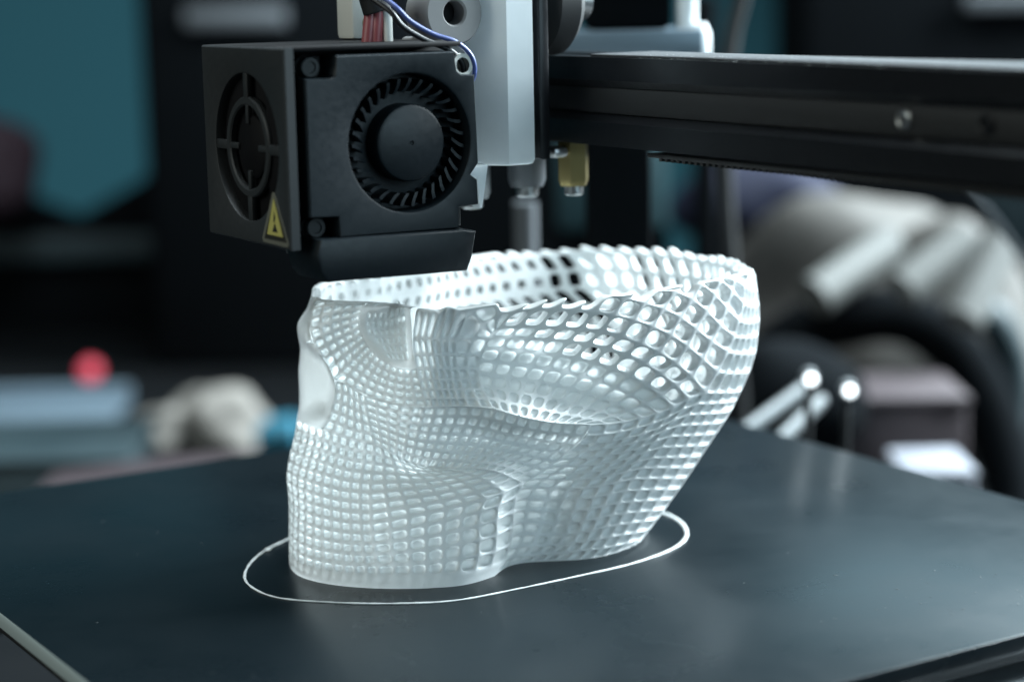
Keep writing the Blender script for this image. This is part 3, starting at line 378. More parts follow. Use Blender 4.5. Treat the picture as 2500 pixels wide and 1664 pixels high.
    'BK': (15, 35, '2935 45081 0 2941 45147 0 2946 45259 0 2945 45396 0 2935 45554 0 2911 45728 0 2869 45917 0 2801 46116 0 2705 46323 0 2584 46536 0 2438 46754 0 2262 46973 0 2055 47187 0 1817 47394 0 1547 47587 0 1230 47741 0 874 47843 0 497 47903 0 109 47919 0 -281 47892 0 -665 47822 0 -1036 47706 0 -1385 47550 0 -1706 47355 0 -2009 47172 0 -2338 47068 0 -2678 46943 0 -3014 46769 0 -3338 46544 0 -3670 46285 0 -4042 45959 0 -4393 45581 0 -4697 45159 0 -4930 44666 0 -5082 44108 0 3296 45590 457 3287 45667 457 3268 45790 457 3237 45935 457 3190 46098 457 3123 46273 457 3034 46458 457 2925 46652 457 2795 46852 457 2639 47057 457 2455 47260 457 2242 47459 457 2000 47651 457 1725 47827 457 1409 47967 457 1060 48066 457 692 48128 457 309 48144 457 -81 48108 457 -466 48026 457 -837 47901 457 -1186 47742 457 -1509 47552 457 -1806 47347 457 -2109 47209 457 -2434 47098 457 -2761 46952 457 -3082 46764 457 -3396 46534 457 -3733 46277 457 -4094 45962 457 -4428 45590 457 -4717 45176 457 -4939 44699 457 -5083 44164 457 3605 45955 914 3584 46044 914 3547 46178 914 3494 46333 914 3422 46503 914 3333 46686 914 3225 46878 914 3096 47077 914 2942 47279 914 2761 47482 914 2551 47681 914 2314 47873 914 2046 48052 914 1741 48203 914 1405 48319 914 1046 48403 914 666 48441 914 271 48413 914 -125 48331 914 -508 48201 914 -869 48034 914 -1205 47846 914 -1513 47635 914 -1801 47434 914 -2104 47303 914 -2421 47178 914 -2738 47021 914 -3051 46830 914 -3362 46607 914 -3697 46364 914 -4051 46077 914 -4379 45730 914 -4669 45331 914 -4897 44875 914 -5052 44366 914 3938 46041 1371 3912 46152 1371 3867 46308 1371 3806 46487 1371 3725 46682 1371 3626 46888 1371 3506 47104 1371 3362 47325 1371 3191 47548 1371 2989 47768 1371 2755 47981 1371 2492 48183 1371 2196 48367 1371 1865 48519 1371 1507 48639 1371 1125 48720 1371 718 48733 1371 298 48668 1371 -115 48543 1371 -507 48367 1371 -870 48166 1371 -1203 47952 1371 -1507 47722 1371 -1798 47527 1371 -2108 47392 1371 -2424 47248 1371 -2740 47076 1371 -3055 46877 1371 -3371 46652 1371 -3716 46418 1371 -4069 46133 1371 -4393 45788 1371 -4680 45391 1371 -4906 44936 1371 -5056 44430 1371 4245 46160 1829 4211 46289 1829 4159 46465 1829 4089 46664 1829 4000 46879 1829 3892 47106 1829 3762 47341 1829 3606 47579 1829 3420 47818 1829 3200 48051 1829 2947 48273 1829 2665 48482 1829 2350 48669 1829 2002 48825 1829 1630 48950 1829 1231 49027 1829 803 49015 1829 366 48918 1829 -57 48758 1829 -454 48550 1829 -818 48328 1829 -1151 48097 1829 -1455 47856 1829 -1751 47659 1829 -2061 47512 1829 -2376 47356 1829 -2690 47177 1829 -3006 46978 1829 -3327 46760 1829 -3672 46525 1829 -4026 46251 1829 -4352 45928 1829 -4650 45560 1829 -4897 45134 1829 -5068 44654 1829 4563 46255 2286 4523 46404 2286 4463 46600 2286 4386 46820 2286 4291 47057 2286 4176 47304 2286 4037 47559 2286 3871 47814 2286 3671 48070 2286 3435 48317 2286 3165 48550 2286 2866 48768 2286 2534 48963 2286 2174 49130 2286 1789 49265 2286 1373 49339 2286 926 49309 2286 474 49189 2286 40 49002 2286 -362 48770 2286 -728 48532 2286 -1062 48291 2286 -1366 48044 2286 -1660 47839 2286 -1962 47675 2286 -2265 47502 2286 -2563 47312 2286 -2864 47109 2286 -3176 46897 2286 -3506 46666 2286 -3846 46381 2286 -4163 46059 2286 -4464 45725 2286 -4741 45349 2286 -4947 44906 2286 4891 46303 2743 4845 46479 2743 4776 46705 2743 4689 46955 2743 4584 47223 2743 4456 47502 2743 4302 47787 2743 4116 48072 2743 3891 48352 2743 3625 48617 2743 3326 48867 2743 2994 49096 2743 2634 49302 2743 2247 49480 2743 1831 49614 2743 1375 49652 2743 896 49569 2743 427 49402 2743 -12 49169 2743 -411 48912 2743 -771 48664 2743 -1097 48408 2743 -1397 48167 2743 -1693 47969 2743 -1986 47779 2743 -2268 47574 2743 -2542 47355 2743 -2831 47143 2743 -3136 46925 2743 -3457 46677 2743 -3769 46372 2743 -4061 46022 2743 -4368 45674 2743 -4650 45284 2743 -4850 44826 2743 5087 46627 3200 5029 46810 3200 4949 47040 3200 4854 47295 3200 4739 47565 3200 4601 47845 3200 4435 48129 3200 4234 48411 3200 3995 48681 3200 3720 48936 3200 3415 49176 3200 3084 49398 3200 2729 49600 3200 2350 49778 3200 1940 49906 3200 1490 49927 3200 1020 49835 3200 563 49664 3200 134 49431 3200 -255 49176 3200 -608 48934 3200 -929 48688 3200 -1223 48447 3200 -1505 48237 3200 -1779 48039 3200 -2040 47830 3200 -2286 47608 3200 -2532 47389 3200 -2805 47187 3200 -3090 46976 3200 -3380 46740 3200 -3656 46463 3200 -3919 46147 3200 -4218 45892 3200 -4513 46084 3200 5314 46718 3657 5246 46927 3657 5156 47185 3657 5050 47468 3657 4922 47767 3657 4766 48074 3657 4578 48383 3657 4348 48684 3657 4076 48967 3657 3770 49232 3657 3436 49479 3657 3076 49708 3657 2694 49915 3657 2285 50085 3657 1833 50164 3657 1347 50109 3657 865 49958 3657 409 49732 3657 -8 49466 3657 -383 49212 3657 -723 48964 3657 -1032 48714 3657 -1321 48485 3657 -1599 48273 3657 -1861 48055 3657 -2105 47824 3657 -2337 47588 3657 -2591 47378 3657 -2869 47176 3657 -3153 46957 3657 -3429 46708 3657 -3685 46420 3657 -3957 46108 3657 -4278 46412 3657 -4564 46011 3657 5454 46828 4114 5378 47056 4114 5281 47334 4114 5166 47637 4114 5027 47955 4114 4858 48280 4114 4651 48603 4114 4400 48911 4114 4107 49198 4114 3782 49467 4114 3431 49716 4114 3058 49948 4114 2661 50154 4114 2231 50304 4114 1755 50330 4114 1261 50228 4114 783 50042 4114 337 49789 4114 -64 49519 4114 -426 49271 4114 -755 49022 4114 -1056 48778 4114 -1340 48555 4114 -1611 48338 4114 -1863 48111 4114 -2094 47872 4114 -2318 47637 4114 -2571 47435 4114 -2846 47237 4114 -3122 47026 4114 -3387 46780 4114 -3633 46502 4114 -3896 46201 4114 -4217 45867 4114 -4516 46077 4114 5501 46966 4571 5414 47223 4571 5304 47532 4571 5173 47866 4571 5011 48212 4571 4811 48560 4571 4564 48896 4571 4268 49210 4571 3935 49500 4571 3573 49770 4571 3188 50020 4571 2780 50245 4571 2337 50412 4571 1844 50446 4571 1332 50340 4571 838 50144 4571 382 49879 4571 -27 49602 4571 -394 49348 4571 -727 49094 4571 -1031 48848 4571 -1318 48621 4571 -1588 48394 4571 -1836 48156 4571 -2062 47909 4571 -2284 47671 4571 -2540 47471 4571 -2815 47272 4571 -3087 47123 4571 -3346 46837 4571 -3586 46526 4571 -3854 46223 4571 -4183 45856 4571 -4484 45435 4571 -4696 45415 4571 5503 47126 5029 5406 47411 5029 5282 47749 5029 5129 48110 5029 4937 48479 5029 4697 48841 5029 4402 49180 5029 4062 49492 5029 3690 49781 5029 3293 50049 5029 2872 50290 5029 2415 50473 5029 1905 50514 5029 1375 50405 5029 866 50199 5029 399 49922 5029 -18 49640 5029 -391 49382 5029 -728 49123 5029 -1037 48876 5029 -1328 48645 5029 -1599 48410 5029 -1846 48164 5029 -2070 47909 5029 -2298 47675 5029 -2564 47479 5029 -2842 47276 5029 -3113 47065 5029 -3367 46801 5029 -3606 46513 5029 -3887 46207 5029 -4222 45807 5029 -4516 45354 5029 -4717 44971 5029 -4809 44537 5029 5452 47186 5486 5351 47484 5486 5224 47833 5486 5065 48203 5486 4867 48579 5486 4617 48943 5486 4313 49281 5486 3969 49592 5486 3594 49879 5486 3198 50145 5486 2776 50380 5486 2315 50540 5486 1803 50544 5486 1285 50414 5486 795 50194 5486 349 49917 5486 -47 49648 5486 -402 49400 5486 -723 49149 5486 -1017 48913 5486 -1292 48688 5486 -1543 48455 5486 -1770 48212 5486 -1973 47962 5486 -2177 47732 5486 -2418 47541 5486 -2673 47350 5486 -2921 47138 5486 -3156 46900 5486 -3373 46637 5486 -3609 46359 5486 -3917 46059 5486 -4230 45688 5486 -4473 45261 5486 -4628 44830 5486 5410 47185 5943 5303 47508 5943 5167 47884 5943 4997 48280 5943 4781 48677 5943 4507 49057 5943 4177 49405 5943 3808 49725 5943 3412 50020 5943 2993 50291 5943 2542 50514 5943 2036 50603 5943 1500 50524 5943 984 50337 5943 511 50070 5943 93 49793 5943 -278 49543 5943 -609 49292 5943 -909 49050 5943 -1182 48816 5943 -1425 48571 5943 -1637 48312 5943 -1817 48045 5943 -1992 47799 5943 -2208 47601 5943 -2441 47409 5943 -2666 47193 5943 -2876 46953 5943 -3069 46688 5943 -3284 46410 5943 -3587 46119 5943 -3914 45782 5943 -4177 45385 5943 -4354 44943 5943 -4426 44479 5943 5389 47178 6400 5276 47522 6400 5132 47919 6400 4949 48333 6400 4716 48746 6400 4420 49135 6400 4069 49490 6400 3681 49815 6400 3267 50115 6400 2828 50387 6400 2347 50583 6400 1809 50603 6400 1267 50479 6400 757 50253 6400 301 49974 6400 -102 49717 6400 -461 49472 6400 -783 49227 6400 -1076 48990 6400 -1336 48742 6400 -1561 48478 6400 -1749 48201 6400 -1913 47929 6400 -2106 47710 6400 -2336 47522 6400 -2562 47316 6400 -2771 47085 6400 -2962 46831 6400 -3149 46559 6400 -3408 46283 6400 -3744 45980 6400 -4058 45620 6400 -4288 45210 6400 -4424 44765 6400 -4454 44307 6400', '00000000000000000000000000000000000000000000000000000000000000000000000000000000000000000000000000000000000000000000000000000000000000000000000000000000000000000000000000222555555222666666666666666111111122255555522266666666666666611111112225555552226666666666666661111111222555555222666666666666666111111122255555522266666666666666611111112225555552226666666666666661111111222555555222666666666666666111111122255555522266666666666666611111112225555552226666666666666661111111', '33333333333333333333333333333333333333333333333333333333333333333333333333333333333333333333333333333333333333333333333333333333333333333333333333333333333333333333333333333333333333333333333333333333333333333333333333333333333333333333333333333333333333333333333333333333333333333333333333333333333333333333333333333333333333333333333333333333333333333333333333333333333333333333333333333333333333333333333333333333333333333333333333333333333333333333333333333333333333333333', 0),
}

# ------------------------------------------------------------------ the printed skull: a lattice of ribs over traced quad patches
Z_TOP = 61.0


def bil(q, u, v):
    return q[0] * (1 - u) * (1 - v) + q[1] * u * (1 - v) + q[2] * u * v + q[3] * (1 - u) * v


def build_skull():
    bm = bmesh.new()
    axis = Vector((-4, 452, 0))
    crease = bm.edges.layers.float.new('crease_edge')
    patches = {}
    sums = {}
    gout = {}
    gin = {}
    for key in sorted(LATTICE):
        nv, nu, xyz, opens, crests, smooth = LATTICE[key]
        val = [int(s) / 100.0 for s in xyz.split()]
        raw = [[Vector(val[(j * nu + i) * 3:(j * nu + i) * 3 + 3]) for i in range(nu)] for j in range(nv)]
        nor = [[None] * nu for _ in range(nv)]
        for j in range(nv):
            for i in range(nu):
                du = raw[j][min(i + 1, nu - 1)] - raw[j][max(i - 1, 0)]
                dv = raw[min(j + 1, nv - 1)][i] - raw[max(j - 1, 0)][i]
                n = du.cross(dv)
                if n.length < 1e-6:
                    n = raw[j][i] - axis
                n.normalize()
                c = raw[j][i] - axis
                c.z = 0
                if key == 'EY':
                    n = -n
                nor[j][i] = n
        for j in range(nv):
            for i in range(nu):
                g = tuple(round(c, 1) for c in raw[j][i])
                sums[g] = sums.get(g, Vector()) + nor[j][i]
        patches[key] = (nv, nu, raw, nor, opens, crests, smooth)
    for key in sorted(patches):
        nv, nu, raw, nor, opens, crests, smooth = patches[key]
        for j in range(nv):
            for i in range(nu):
                nor[j][i] = sums[tuple(round(c, 1) for c in raw[j][i])].normalized()
        top = {}
        P = [[None] * nu for _ in range(nv)]
        for j in range(nv):
            for i in range(nu):
                p = raw[j][i].copy()
                if p.z > Z_TOP - 0.15:
                    top[(j, i)] = True
                    x, y = int(p.x * 0.9), int(p.y * 0.9)
                    p.z = Z_TOP + (((x * 73856093) ^ (y * 19349663)) % 97 / 97.0 - 0.5) * (1.3 if p.x > -16 else 0.14)
                P[j][i] = p

        def inward(p, n, t):
            q = p - n * t
            if p.z > Z_TOP - 0.5:
                q.z = p.z
            return q
        vo, vi = gout, gin

        def V(d, k, p):
            g = tuple(round(c, 1) for c in raw[k[0]][k[1]])
            if g not in d:
                d[g] = bm.verts.new(p * MM)
            return d[g]

        def face(*vs, mi=0):
            if len(set(vs)) == len(vs) and bm.faces.get(vs) is None:
                bm.faces.new(vs).material_index = mi

        def sharp(a, b, c):
            e = bm.edges.get((a, b))
            if e:
                e[crease] = c
        if smooth:
            for j in range(nv - 1):
                for i in range(nu - 1):
                    ks = [(j, i), (j, i + 1), (j + 1, i + 1), (j + 1, i)]
                    if all(k in top for k in ks):
                        continue
                    A = [V(vo, k, P[k[0]][k[1]] + nor[k[0]][k[1]] * 0.08) for k in ks]
                    B = [V(vi, k, inward(P[k[0]][k[1]], nor[k[0]][k[1]], 1.7)) for k in ks]
                    face(*A)
                    if any(kk in top for kk in ks):
                        face(*B[::-1])
                    for a in range(4):
                        b = (a + 1) % 4
                        if ks[a] in top and ks[b] in top:
                            face(A[a], A[b], B[b], B[a])
            continue
        for j in range(nv - 1):
            for i in range(nu - 1):
                ks = [(j, i), (j, i + 1), (j + 1, i + 1), (j + 1, i)]
                if all(k in top for k in ks):
                    continue
                q = [P[a][b] for a, b in ks]
                n4 = [nor[a][b] for a, b in ks]
                op = int(opens[j * (nu - 1) + i])
                cr = int(crests[j * (nu - 1) + i]) / 9.0
                lu = ((q[1] - q[0]).length + (q[2] - q[3]).length) / 2
                lv = ((q[3] - q[0]).length + (q[2] - q[1]).length) / 2
                w = 0.41 + (0.10 if op >= 3 else 0.0) - 0.06 * cr
                if key == 'BK':
                    w = 1.0 if i < 14 else 1.32
                wu = min(0.26, w / max(lu, 0.1))
                wv = min(0.26, w / max(lv, 0.1))
                if key == 'BK' and i < 14:
                    wu, wv = min(0.33, 1.0 / lu), 0.45 / lv
                size = min(lu, lv)
                h = 0.40 * cr + 0.10
                dep = min(0.40 * size, 0.95) if cr > 0.5 else min(0.27 * size, 0.6)
                th = min(1.9, 0.9 * size + 0.5)
                if any(a in top for a in ks):
                    th = max(th, 2.1)
                n = (n4[0] + n4[1] + n4[2] + n4[3]).normalized()
                O = [V(vo, k, P[k[0]][k[1]] + nor[k[0]][k[1]] * h) for k in ks]
                I = [V(vi, k, inward(P[k[0]][k[1]], nor[k[0]][k[1]], th)) for k in ks]
                if op == 9:
                    face(*O)
                    for a in range(4):
                        b = (a + 1) % 4
                        if ks[a] in top and ks[b] in top:
                            face(O[b], O[a], I[a], I[b])
                    continue
                tooth = ks[2] in top and ks[3] in top and not (ks[0] in top or ks[1] in top) and op >= 2 and (key != 'BK' or i < 16)
                uv = [(wu, wv), (1 - wu, wv), (1 - wu, 1.0 if tooth else 1 - wv), (wu, 1.0 if tooth else 1 - wv)]
                ring = [bil(q, a, b) - n * (0.02 + 0.15 * cr) for a, b in uv]
                Rv = [bm.verts.new(p * MM) for p in ring]
                Q = [inward(p, n, th) for p in ring]
                Qv = [bm.verts.new(p * MM) for p in Q]
                if tooth:
                    face(O[2], Rv[2], Qv[2], I[2])
                    face(Rv[3], O[3], I[3], Qv[3])
                    for a in (3, 0, 1):
                        b = (a + 1) % 4
                        face(O[a], O[b], Rv[b], Rv[a])
                        face(I[b], I[a], Qv[a], Qv[b])
                        face(Rv[a], Rv[b], Qv[b], Qv[a])
                        sharp(Rv[a], Rv[b], 0.7)
                    continue
                for a in range(4):
                    b = (a + 1) % 4
                    face(O[a], O[b], Rv[b], Rv[a])
                    if cr > 0.5:
                        sharp(O[a], O[b], 0.45)
                    face(I[b], I[a], Qv[a], Qv[b])
                    if ks[a] in top and ks[b] in top:
                        face(O[b], O[a], I[a], I[b])
                if op >= 3:
                    # a through hole, narrower where the print bridged it
                    e = max(0.0, (6 - op) * 0.05)
                    uv2 = [(wu + e, wv + e), (1 - wu - e, wv + e), (1 - wu - e, 1 - wv - e * 0.4), (wu + e, 1 - wv - e * 0.4)]
                    Mv = [bm.verts.new((bil(q, a, b) - n * th * 0.55) * MM) for a, b in uv2]
                    for a in range(4):
                        b = (a + 1) % 4
                        face(Rv[a], Rv[b], Mv[b], Mv[a])
                        face(Mv[a], Mv[b], Qv[b], Qv[a])
                        sharp(Rv[a], Rv[b], 0.85)
                        sharp(Rv[a], Mv[a], 0.7)
                        sharp(Mv[a], Qv[a], 0.45)
                        sharp(Qv[a], Qv[b], 0.45)
                else:
                    # closed by a thin web: a small cushion on the face, a pit with a sloping sill round the back
                    e = 0.11
                    web = 0 if cr > 0.5 and key in ('N', 'W') else 1
                    uv2 = [(wu + e, wv + e), (1 - wu - e, wv + e), (1 - wu - e, 1 - wv - e), (wu + e, 1 - wv - e)]
                    zs = [p.z for p in q]
                    zm, zM = min(zs), max(zs)
                    Fv = []
                    for k, (a, b) in enumerate(uv2):
                        up = (q[k].z - zm) / max(1e-6, zM - zm)
                        Fv.append(bm.verts.new((bil(q, a, b) - n * (dep * (0.75 + 0.4 * up) if dep > 0 else dep * (0.8 + 0.35 * up))) * MM))
                    for a in range(4):
                        b = (a + 1) % 4
                        face(Rv[a], Rv[b], Fv[b], Fv[a], mi=web)
                        sharp(Rv[a], Rv[b], 0.5)
                        sharp(Rv[a], Fv[a], 0.35)
                        sharp(Fv[a], Fv[b], 0.2)
                    face(*Fv, mi=web)
    o = link('printed_skull', bm, None, smooth=180, mats=[M['skull'], M['web']])
    s = o.modifiers.new('round', 'SUBSURF')
    s.levels = 2
    s.render_levels = 2
    s.boundary_smooth = 'PRESERVE_CORNERS'
    return tag(o, 'white net-like skull, open at the top, half printed on the dark plate', 'printed skull')


build_skull()

# skirt line round the print
SK = [(-47, 463), (-54, 452), (-58.5, 441), (-60, 428), (-58, 417.5), (-51, 408), (-39, 403.7), (-26, 402), (-13, 403.2), (1, 411), (12, 418), (25, 427),
      (35, 438), (39.5, 449), (39, 462), (34, 472), (24, 481), (8, 486), (-15, 481), (-35, 472)]
bm = bmesh.new()
SKR = [0.31 + 0.22 * max(0.0, math.sin(2 * math.pi * (i - 90) / 200)) + 0.05 * math.sin(i * 1.7) + 0.04 * math.sin(i * 0.61) for i in range(200)]
tube(bm, [(x, y, 0.18) for x, y in SK], SKR, seg=10, n=10, closed=True, flat=0.5)
t = bmesh.new()
bmesh.ops.create_icosphere(t, subdivisions=2, radius=0.75 * MM)
for v in t.verts:
    v.co = Vector((v.co.x, v.co.y * 1.4, v.co.z * 0.45)) + Vector((-57.0, 444.5, 0.3)) * MM
join(bm, t)
tag(link('skirt_line', bm, M['skull'], smooth=180), 'thin white loop of plastic laid on the plate round the skull', 'skirt loop')

# ------------------------------------------------------------------ build plate
def ploc(x, y, z=0.0):
    return PW(x, y, z)


class Kit:
    """a thing in printer axes: parts are modelled in printer millimetres and hung on an empty at its base"""

    def __init__(self, name, label, cat, base, group=None):
        self.base = Vector(base)
        self.root = thing(name, label, cat, ploc(*base), AZ, group)

    def part(self, name, bm, m, smooth=30, parent=None, off=None, label=None, mats=None):
        b = self.base if off is None else Vector(off)
        bmesh.ops.translate(bm, verts=bm.verts, vec=-b * MM)
        o = link(name, bm, m, parent or self.root, smooth, mats)
        if off is not None:
            o.location = (Vector(off) - (self.base if parent is None else parent_off.get(parent.name, self.base))) * MM
            parent_off[o.name] = Vector(off)
        if label:
            o['label'] = label
        return o


parent_off = {}

k = Kit('build_plate', 'dark square print bed of coated glass that the skull stands on', 'print bed', (239, 381, -4))
bm = bmesh.new()
box(bm, 121, 357, 265.5, 498, -3.6, 0.0, 0.35, 2)
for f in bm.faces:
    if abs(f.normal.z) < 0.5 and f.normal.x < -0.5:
        f.material_index = 1  # left edge only: pale because light on it is put into the colour
k.part('glass_sheet', bm, M['bed'], 30, mats=[M['bed'], M['lit_glass_edge']])
bm = bmesh.new()
box(bm, 123.5, 354, 269, 495, -7.2, -4.2, 0.3)
k.part('heater_plate', bm, M['rubber'], 30)
bm = bmesh.new()
box(bm, 150, 330, 262, 290, -16, -10, 1)
box(bm, 200, 280, 290, 480, -16, -10, 1)
k.part('carriage', bm, M['alu'], 30)
rd = random.Random(5)
bm = bmesh.new()
for j in range(190):
    x, y = (rd.uniform(128, 350), rd.uniform(272, 490)) if j < 50 else (rd.gauss(300, 26), rd.gauss(288, 10))
    if not (124 < x < 354 and 268 < y < 494):
        continue
    r_ = rd.uniform(0.04, 0.14)
    an = rd.uniform(0, math.pi)
    t = bmesh.new()
    bmesh.ops.create_icosphere(t, subdivisions=1, radius=1)
    st = rd.uniform(1, 5)
    for v in t.verts:
        a_, b_ = v.co.x * r_ * st, v.co.y * r_
        v.co = Vector((x + a_ * math.cos(an) - b_ * math.sin(an), y + a_ * math.sin(an) + b_ * math.cos(an), 0.03 + v.co.z * r_ * 0.3)) * MM
    join(bm, t)
o = k.part('dust', bm, M['bed_dust'], 180)
o['kind'] = 'stuff'
for (x, y) in ((140, 285), (340, 285), (140, 480), (340, 480)):
    bm = bmesh.new()
    lathe(bm, [(0, -30), (7, -30), (8, -28), (8, -20), (6, -18), (3, -16), (3, -7.2), (0, -7.2)], (x, y, 0), (0, 0, 1), 20)
    k.part('levelling_knob', bm, M['black'], 30)

# ------------------------------------------------------------------ blower beside the nozzle
def plate_hole(bm, outline, c, r, d0, d1, axis='y', n=72, mi=0, rim=0.5):
    """plate (outline of 2-D mm points, star-shaped about c) pierced by a round hole with a rounded lip"""
    t = bmesh.new()
    angs = sorted([math.atan2(p[1] - c[1], p[0] - c[0]) for p in outline] + [-math.pi + 2 * math.pi * k / n for k in range(n)])
    a2 = []
    for a in angs:
        if not a2 or a - a2[-1] > 0.004:
            a2.append(a)
    m = len(outline)

    def outer(a):
        d = (math.cos(a), math.sin(a))
        best = None
        for i in range(m):
            p, q = outline[i], outline[(i + 1) % m]
            ex, ey = q[0] - p[0], q[1] - p[1]
            den = d[0] * ey - d[1] * ex
            if abs(den) < 1e-9:
                continue
            s = ((p[0] - c[0]) * ey - (p[1] - c[1]) * ex) / den
            u = ((p[0] - c[0]) * d[1] - (p[1] - c[1]) * d[0]) / den
            if s > 0 and -1e-6 <= u <= 1 + 1e-6 and (best is None or s > best):
                best = s
        return (c[0] + d[0] * best, c[1] + d[1] * best)

    def co(p, d):
        return Vector({'x': (d, p[0], p[1]), 'y': (p[0], d, p[1])}[axis]) * MM
    sg = 1 if d1 > d0 else -1
    loops = []
    O = [outer(a) for a in a2]
    cc = lambda rr: [(c[0] + rr * math.cos(a), c[1] + rr * math.sin(a)) for a in a2]
    shr = [(p[0] + (c[0] - p[0]) * 0.016, p[1] + (c[1] - p[1]) * 0.016) for p in O]
    for pts, d in ((O, d1), (O, d0 + sg * 0.35), (shr, d0), (cc(r + rim), d0), (cc(r + rim * 0.3), d0 + sg * rim * 0.3), (cc(r), d0 + sg * rim), (cc(r), d1)):
        loops.append([t.verts.new(co(p, d)) for p in pts])
    N = len(a2)
    for A, B in zip(loops[:-1], loops[1:]):
        for i in range(N):
            t.faces.new((A[i], A[(i + 1) % N], B[(i + 1) % N], B[i]))
    bmesh.ops.recalc_face_normals(t, faces=t.faces)
    join(bm, t, mi)


k = Kit('blower_fan', 'square black blower with a round finned intake, above the left of the skull', 'blower fan', (197, 366, 67.5))
OUT = [(177.4, 81.4), (183.8, 81.2), (184.0, 77.0), (212.1, 76.6), (212.2, 81.0), (217.0, 81.3), (216.8, 86.4), (215.2, 87.6), (217.2, 90.0), (216.7, 108.4),
       (213.6, 108.6), (212.5, 109.4), (211.9, 113.4), (184.5, 113.5), (184.2, 109.6), (183.4, 109.0), (177.4, 109.1)]
bm = bmesh.new()
plate_hole(bm, OUT, (201.0, 95.1), 14.25, 360.0, 367.0)
k.part('housing', bm, M['black'], 40)
bm = bmesh.new()
prism(bm, [(176.6, 76.5), (216.8, 76.2), (216.8, 107.5), (213.4, 113.3), (176.6, 113.5)], 'y', 367.05, 372, 0.4)
k.part('back_cover', bm, M['black2'], 40)
for (x, z) in ((180.6, 111.2), (180.6, 79.0)):
    bm = bmesh.new()
    lathe(bm, [(0, 0.4), (1.1, 0.4), (1.2, 0.0), (1.9, 0.0), (2.3, 0.5), (2.3, 1.6), (2.6, 1.8), (2.6, 3.2)], (x, 363.6, z), (0, 1, 0), 24)
    k.part('screw_boss', bm, M['black2'], 40)
bm = bmesh.new()
lathe(bm, [(1.6, 0), (2.4, 0), (2.4, 5), (1.6, 5)], (214.6, 361.2, 110.4), (0, 1, 0), 24)
k.part('wire_eyelet', bm, M['white_w'], 40)
HC = Vector((201.9, 364, 95.0))
bm = bmesh.new()
lathe(bm, [(0.0, -2.55), (0.35, -2.6), (0.5, -2.9), (7.2, -2.75), (7.75, -2.5), (8.0, -1.9), (8.05, 2.9)], HC, (0, 1, 0), 64)
lathe(bm, [(8.0, 2.2), (13.9, 2.4), (13.9, 2.9), (8.0, 2.9)], HC, (0, 1, 0), 64)
imp = k.part('impeller', bm, M['black'], 40, off=HC)
for j in range(31):
    a = 2 * math.pi * j / 31
    bm = bmesh.new()
    t = bmesh.new()
    rows = []
    for s in range(5):
        u = s / 4
        r = 10.5 + 2.7 * u
        sk = 0.13 * (u - 0.5) + 0.03 * math.sin(u * math.pi)
        ra = []
        for (dy, dw) in ((-1.6 + 0.5 * (1 - u) ** 2, -0.45), (-1.6 + 0.5 * (1 - u) ** 2, 0.30), (2.3, 0.26), (2.3, -0.26)):
            an = sk + dw / r
            ra.append(t.verts.new(Vector((r * math.sin(an), dy, r * math.cos(an))) * MM))
        rows.append(ra)
    for A, B in zip(rows[:-1], rows[1:]):
        for q in range(4):
            t.faces.new((A[q], A[(q + 1) % 4], B[(q + 1) % 4], B[q]))
    t.faces.new(rows[0]); t.faces.new(rows[-1][::-1])
    join(bm, t)
    if j == 0:
        b0 = link('blade', bm, M['black'], imp, 40)
        b = b0
    else:
        bm.free()
        b = b0.copy()
        COL.objects.link(b)
        b.parent = imp
    b.rotation_euler = (0, a, 0)
bm = bmesh.new()
prism(bm, [(180.0, 68.5), (212.4, 67.9), (213.6, 70.6), (214.8, 76.1), (211.4, 76.5), (178.6, 77.1), (177.6, 74.2), (178.4, 70.6)], 'y', 357.6, 372, 0.4)
k.part('air_duct', bm, M['black'], 40)

# ------------------------------------------------------------------ hot-end shroud with its grille
k = Kit('hotend_shroud', 'black metal shroud with a round cross-barred grille and a yellow warning triangle', 'fan shroud', (190, 380, 75))
GC = (379.4, 94.8)
bm = bmesh.new()
plate_hole(bm, [(360.2, 75.2), (400.2, 75.2), (400.2, 115.3), (360.2, 115.3)], GC, 15.2, 173.0, 175.2, axis='x', n=64, rim=0.35)
box(bm, 175.3, 176.4, 364.2, 400.2, 75.2, 115.3, 0.3)
k.part('front_panel', bm, M['shroud'], 40)
bm = bmesh.new()
box(bm, 175.2, 216, 372.3, 399.6, 76.6, 114.6, 1.0)
box(bm, 174.0, 214, 360.6, 399.8, 114.4, 115.4, 0.3)
box(bm, 174.2, 176.5, 367.0, 372, 75.6, 114.6, 0.5)
k.part('body', bm, M['void'], 40)
bm = bmesh.new()
lathe(bm, [(8.6, 0.0), (8.9, -0.35), (10.1, -0.35), (10.4, 0.0), (10.4, 1.0), (8.6, 1.0), (8.6, 0.0)], (173.6, GC[0], GC[1]), (1, 0, 0), 56)
for (dy, dz) in ((0, 1), (0, -1), (1, 0), (-1, 0)):
    a, b = sorted((10.0, 15.5))
    lo, hi = (a, b) if dy + dz > 0 else (-b, -a)
    if dy:
        box(bm, 173.3, 174.5, GC[0] + lo, GC[0] + hi, GC[1] - 1.0, GC[1] + 1.0, 0.2)
    else:
        box(bm, 173.3, 174.5, GC[0] - 1.0, GC[0] + 1.0, GC[1] + lo, GC[1] + hi, 0.2)
    lo, hi = (4.8, 9.0) if dy + dz > 0 else (-9.0, -4.8)
    if dy:
        box(bm, 173.4, 174.5, GC[0] + lo, GC[0] + hi, GC[1] - 0.65, GC[1] + 0.65, 0.2)
    else:
        box(bm, 173.4, 174.5, GC[0] - 0.65, GC[0] + 0.65, GC[1] + lo, GC[1] + hi, 0.2)
k.part('grille', bm, M['shroud'], 40)
bm = bmesh.new()
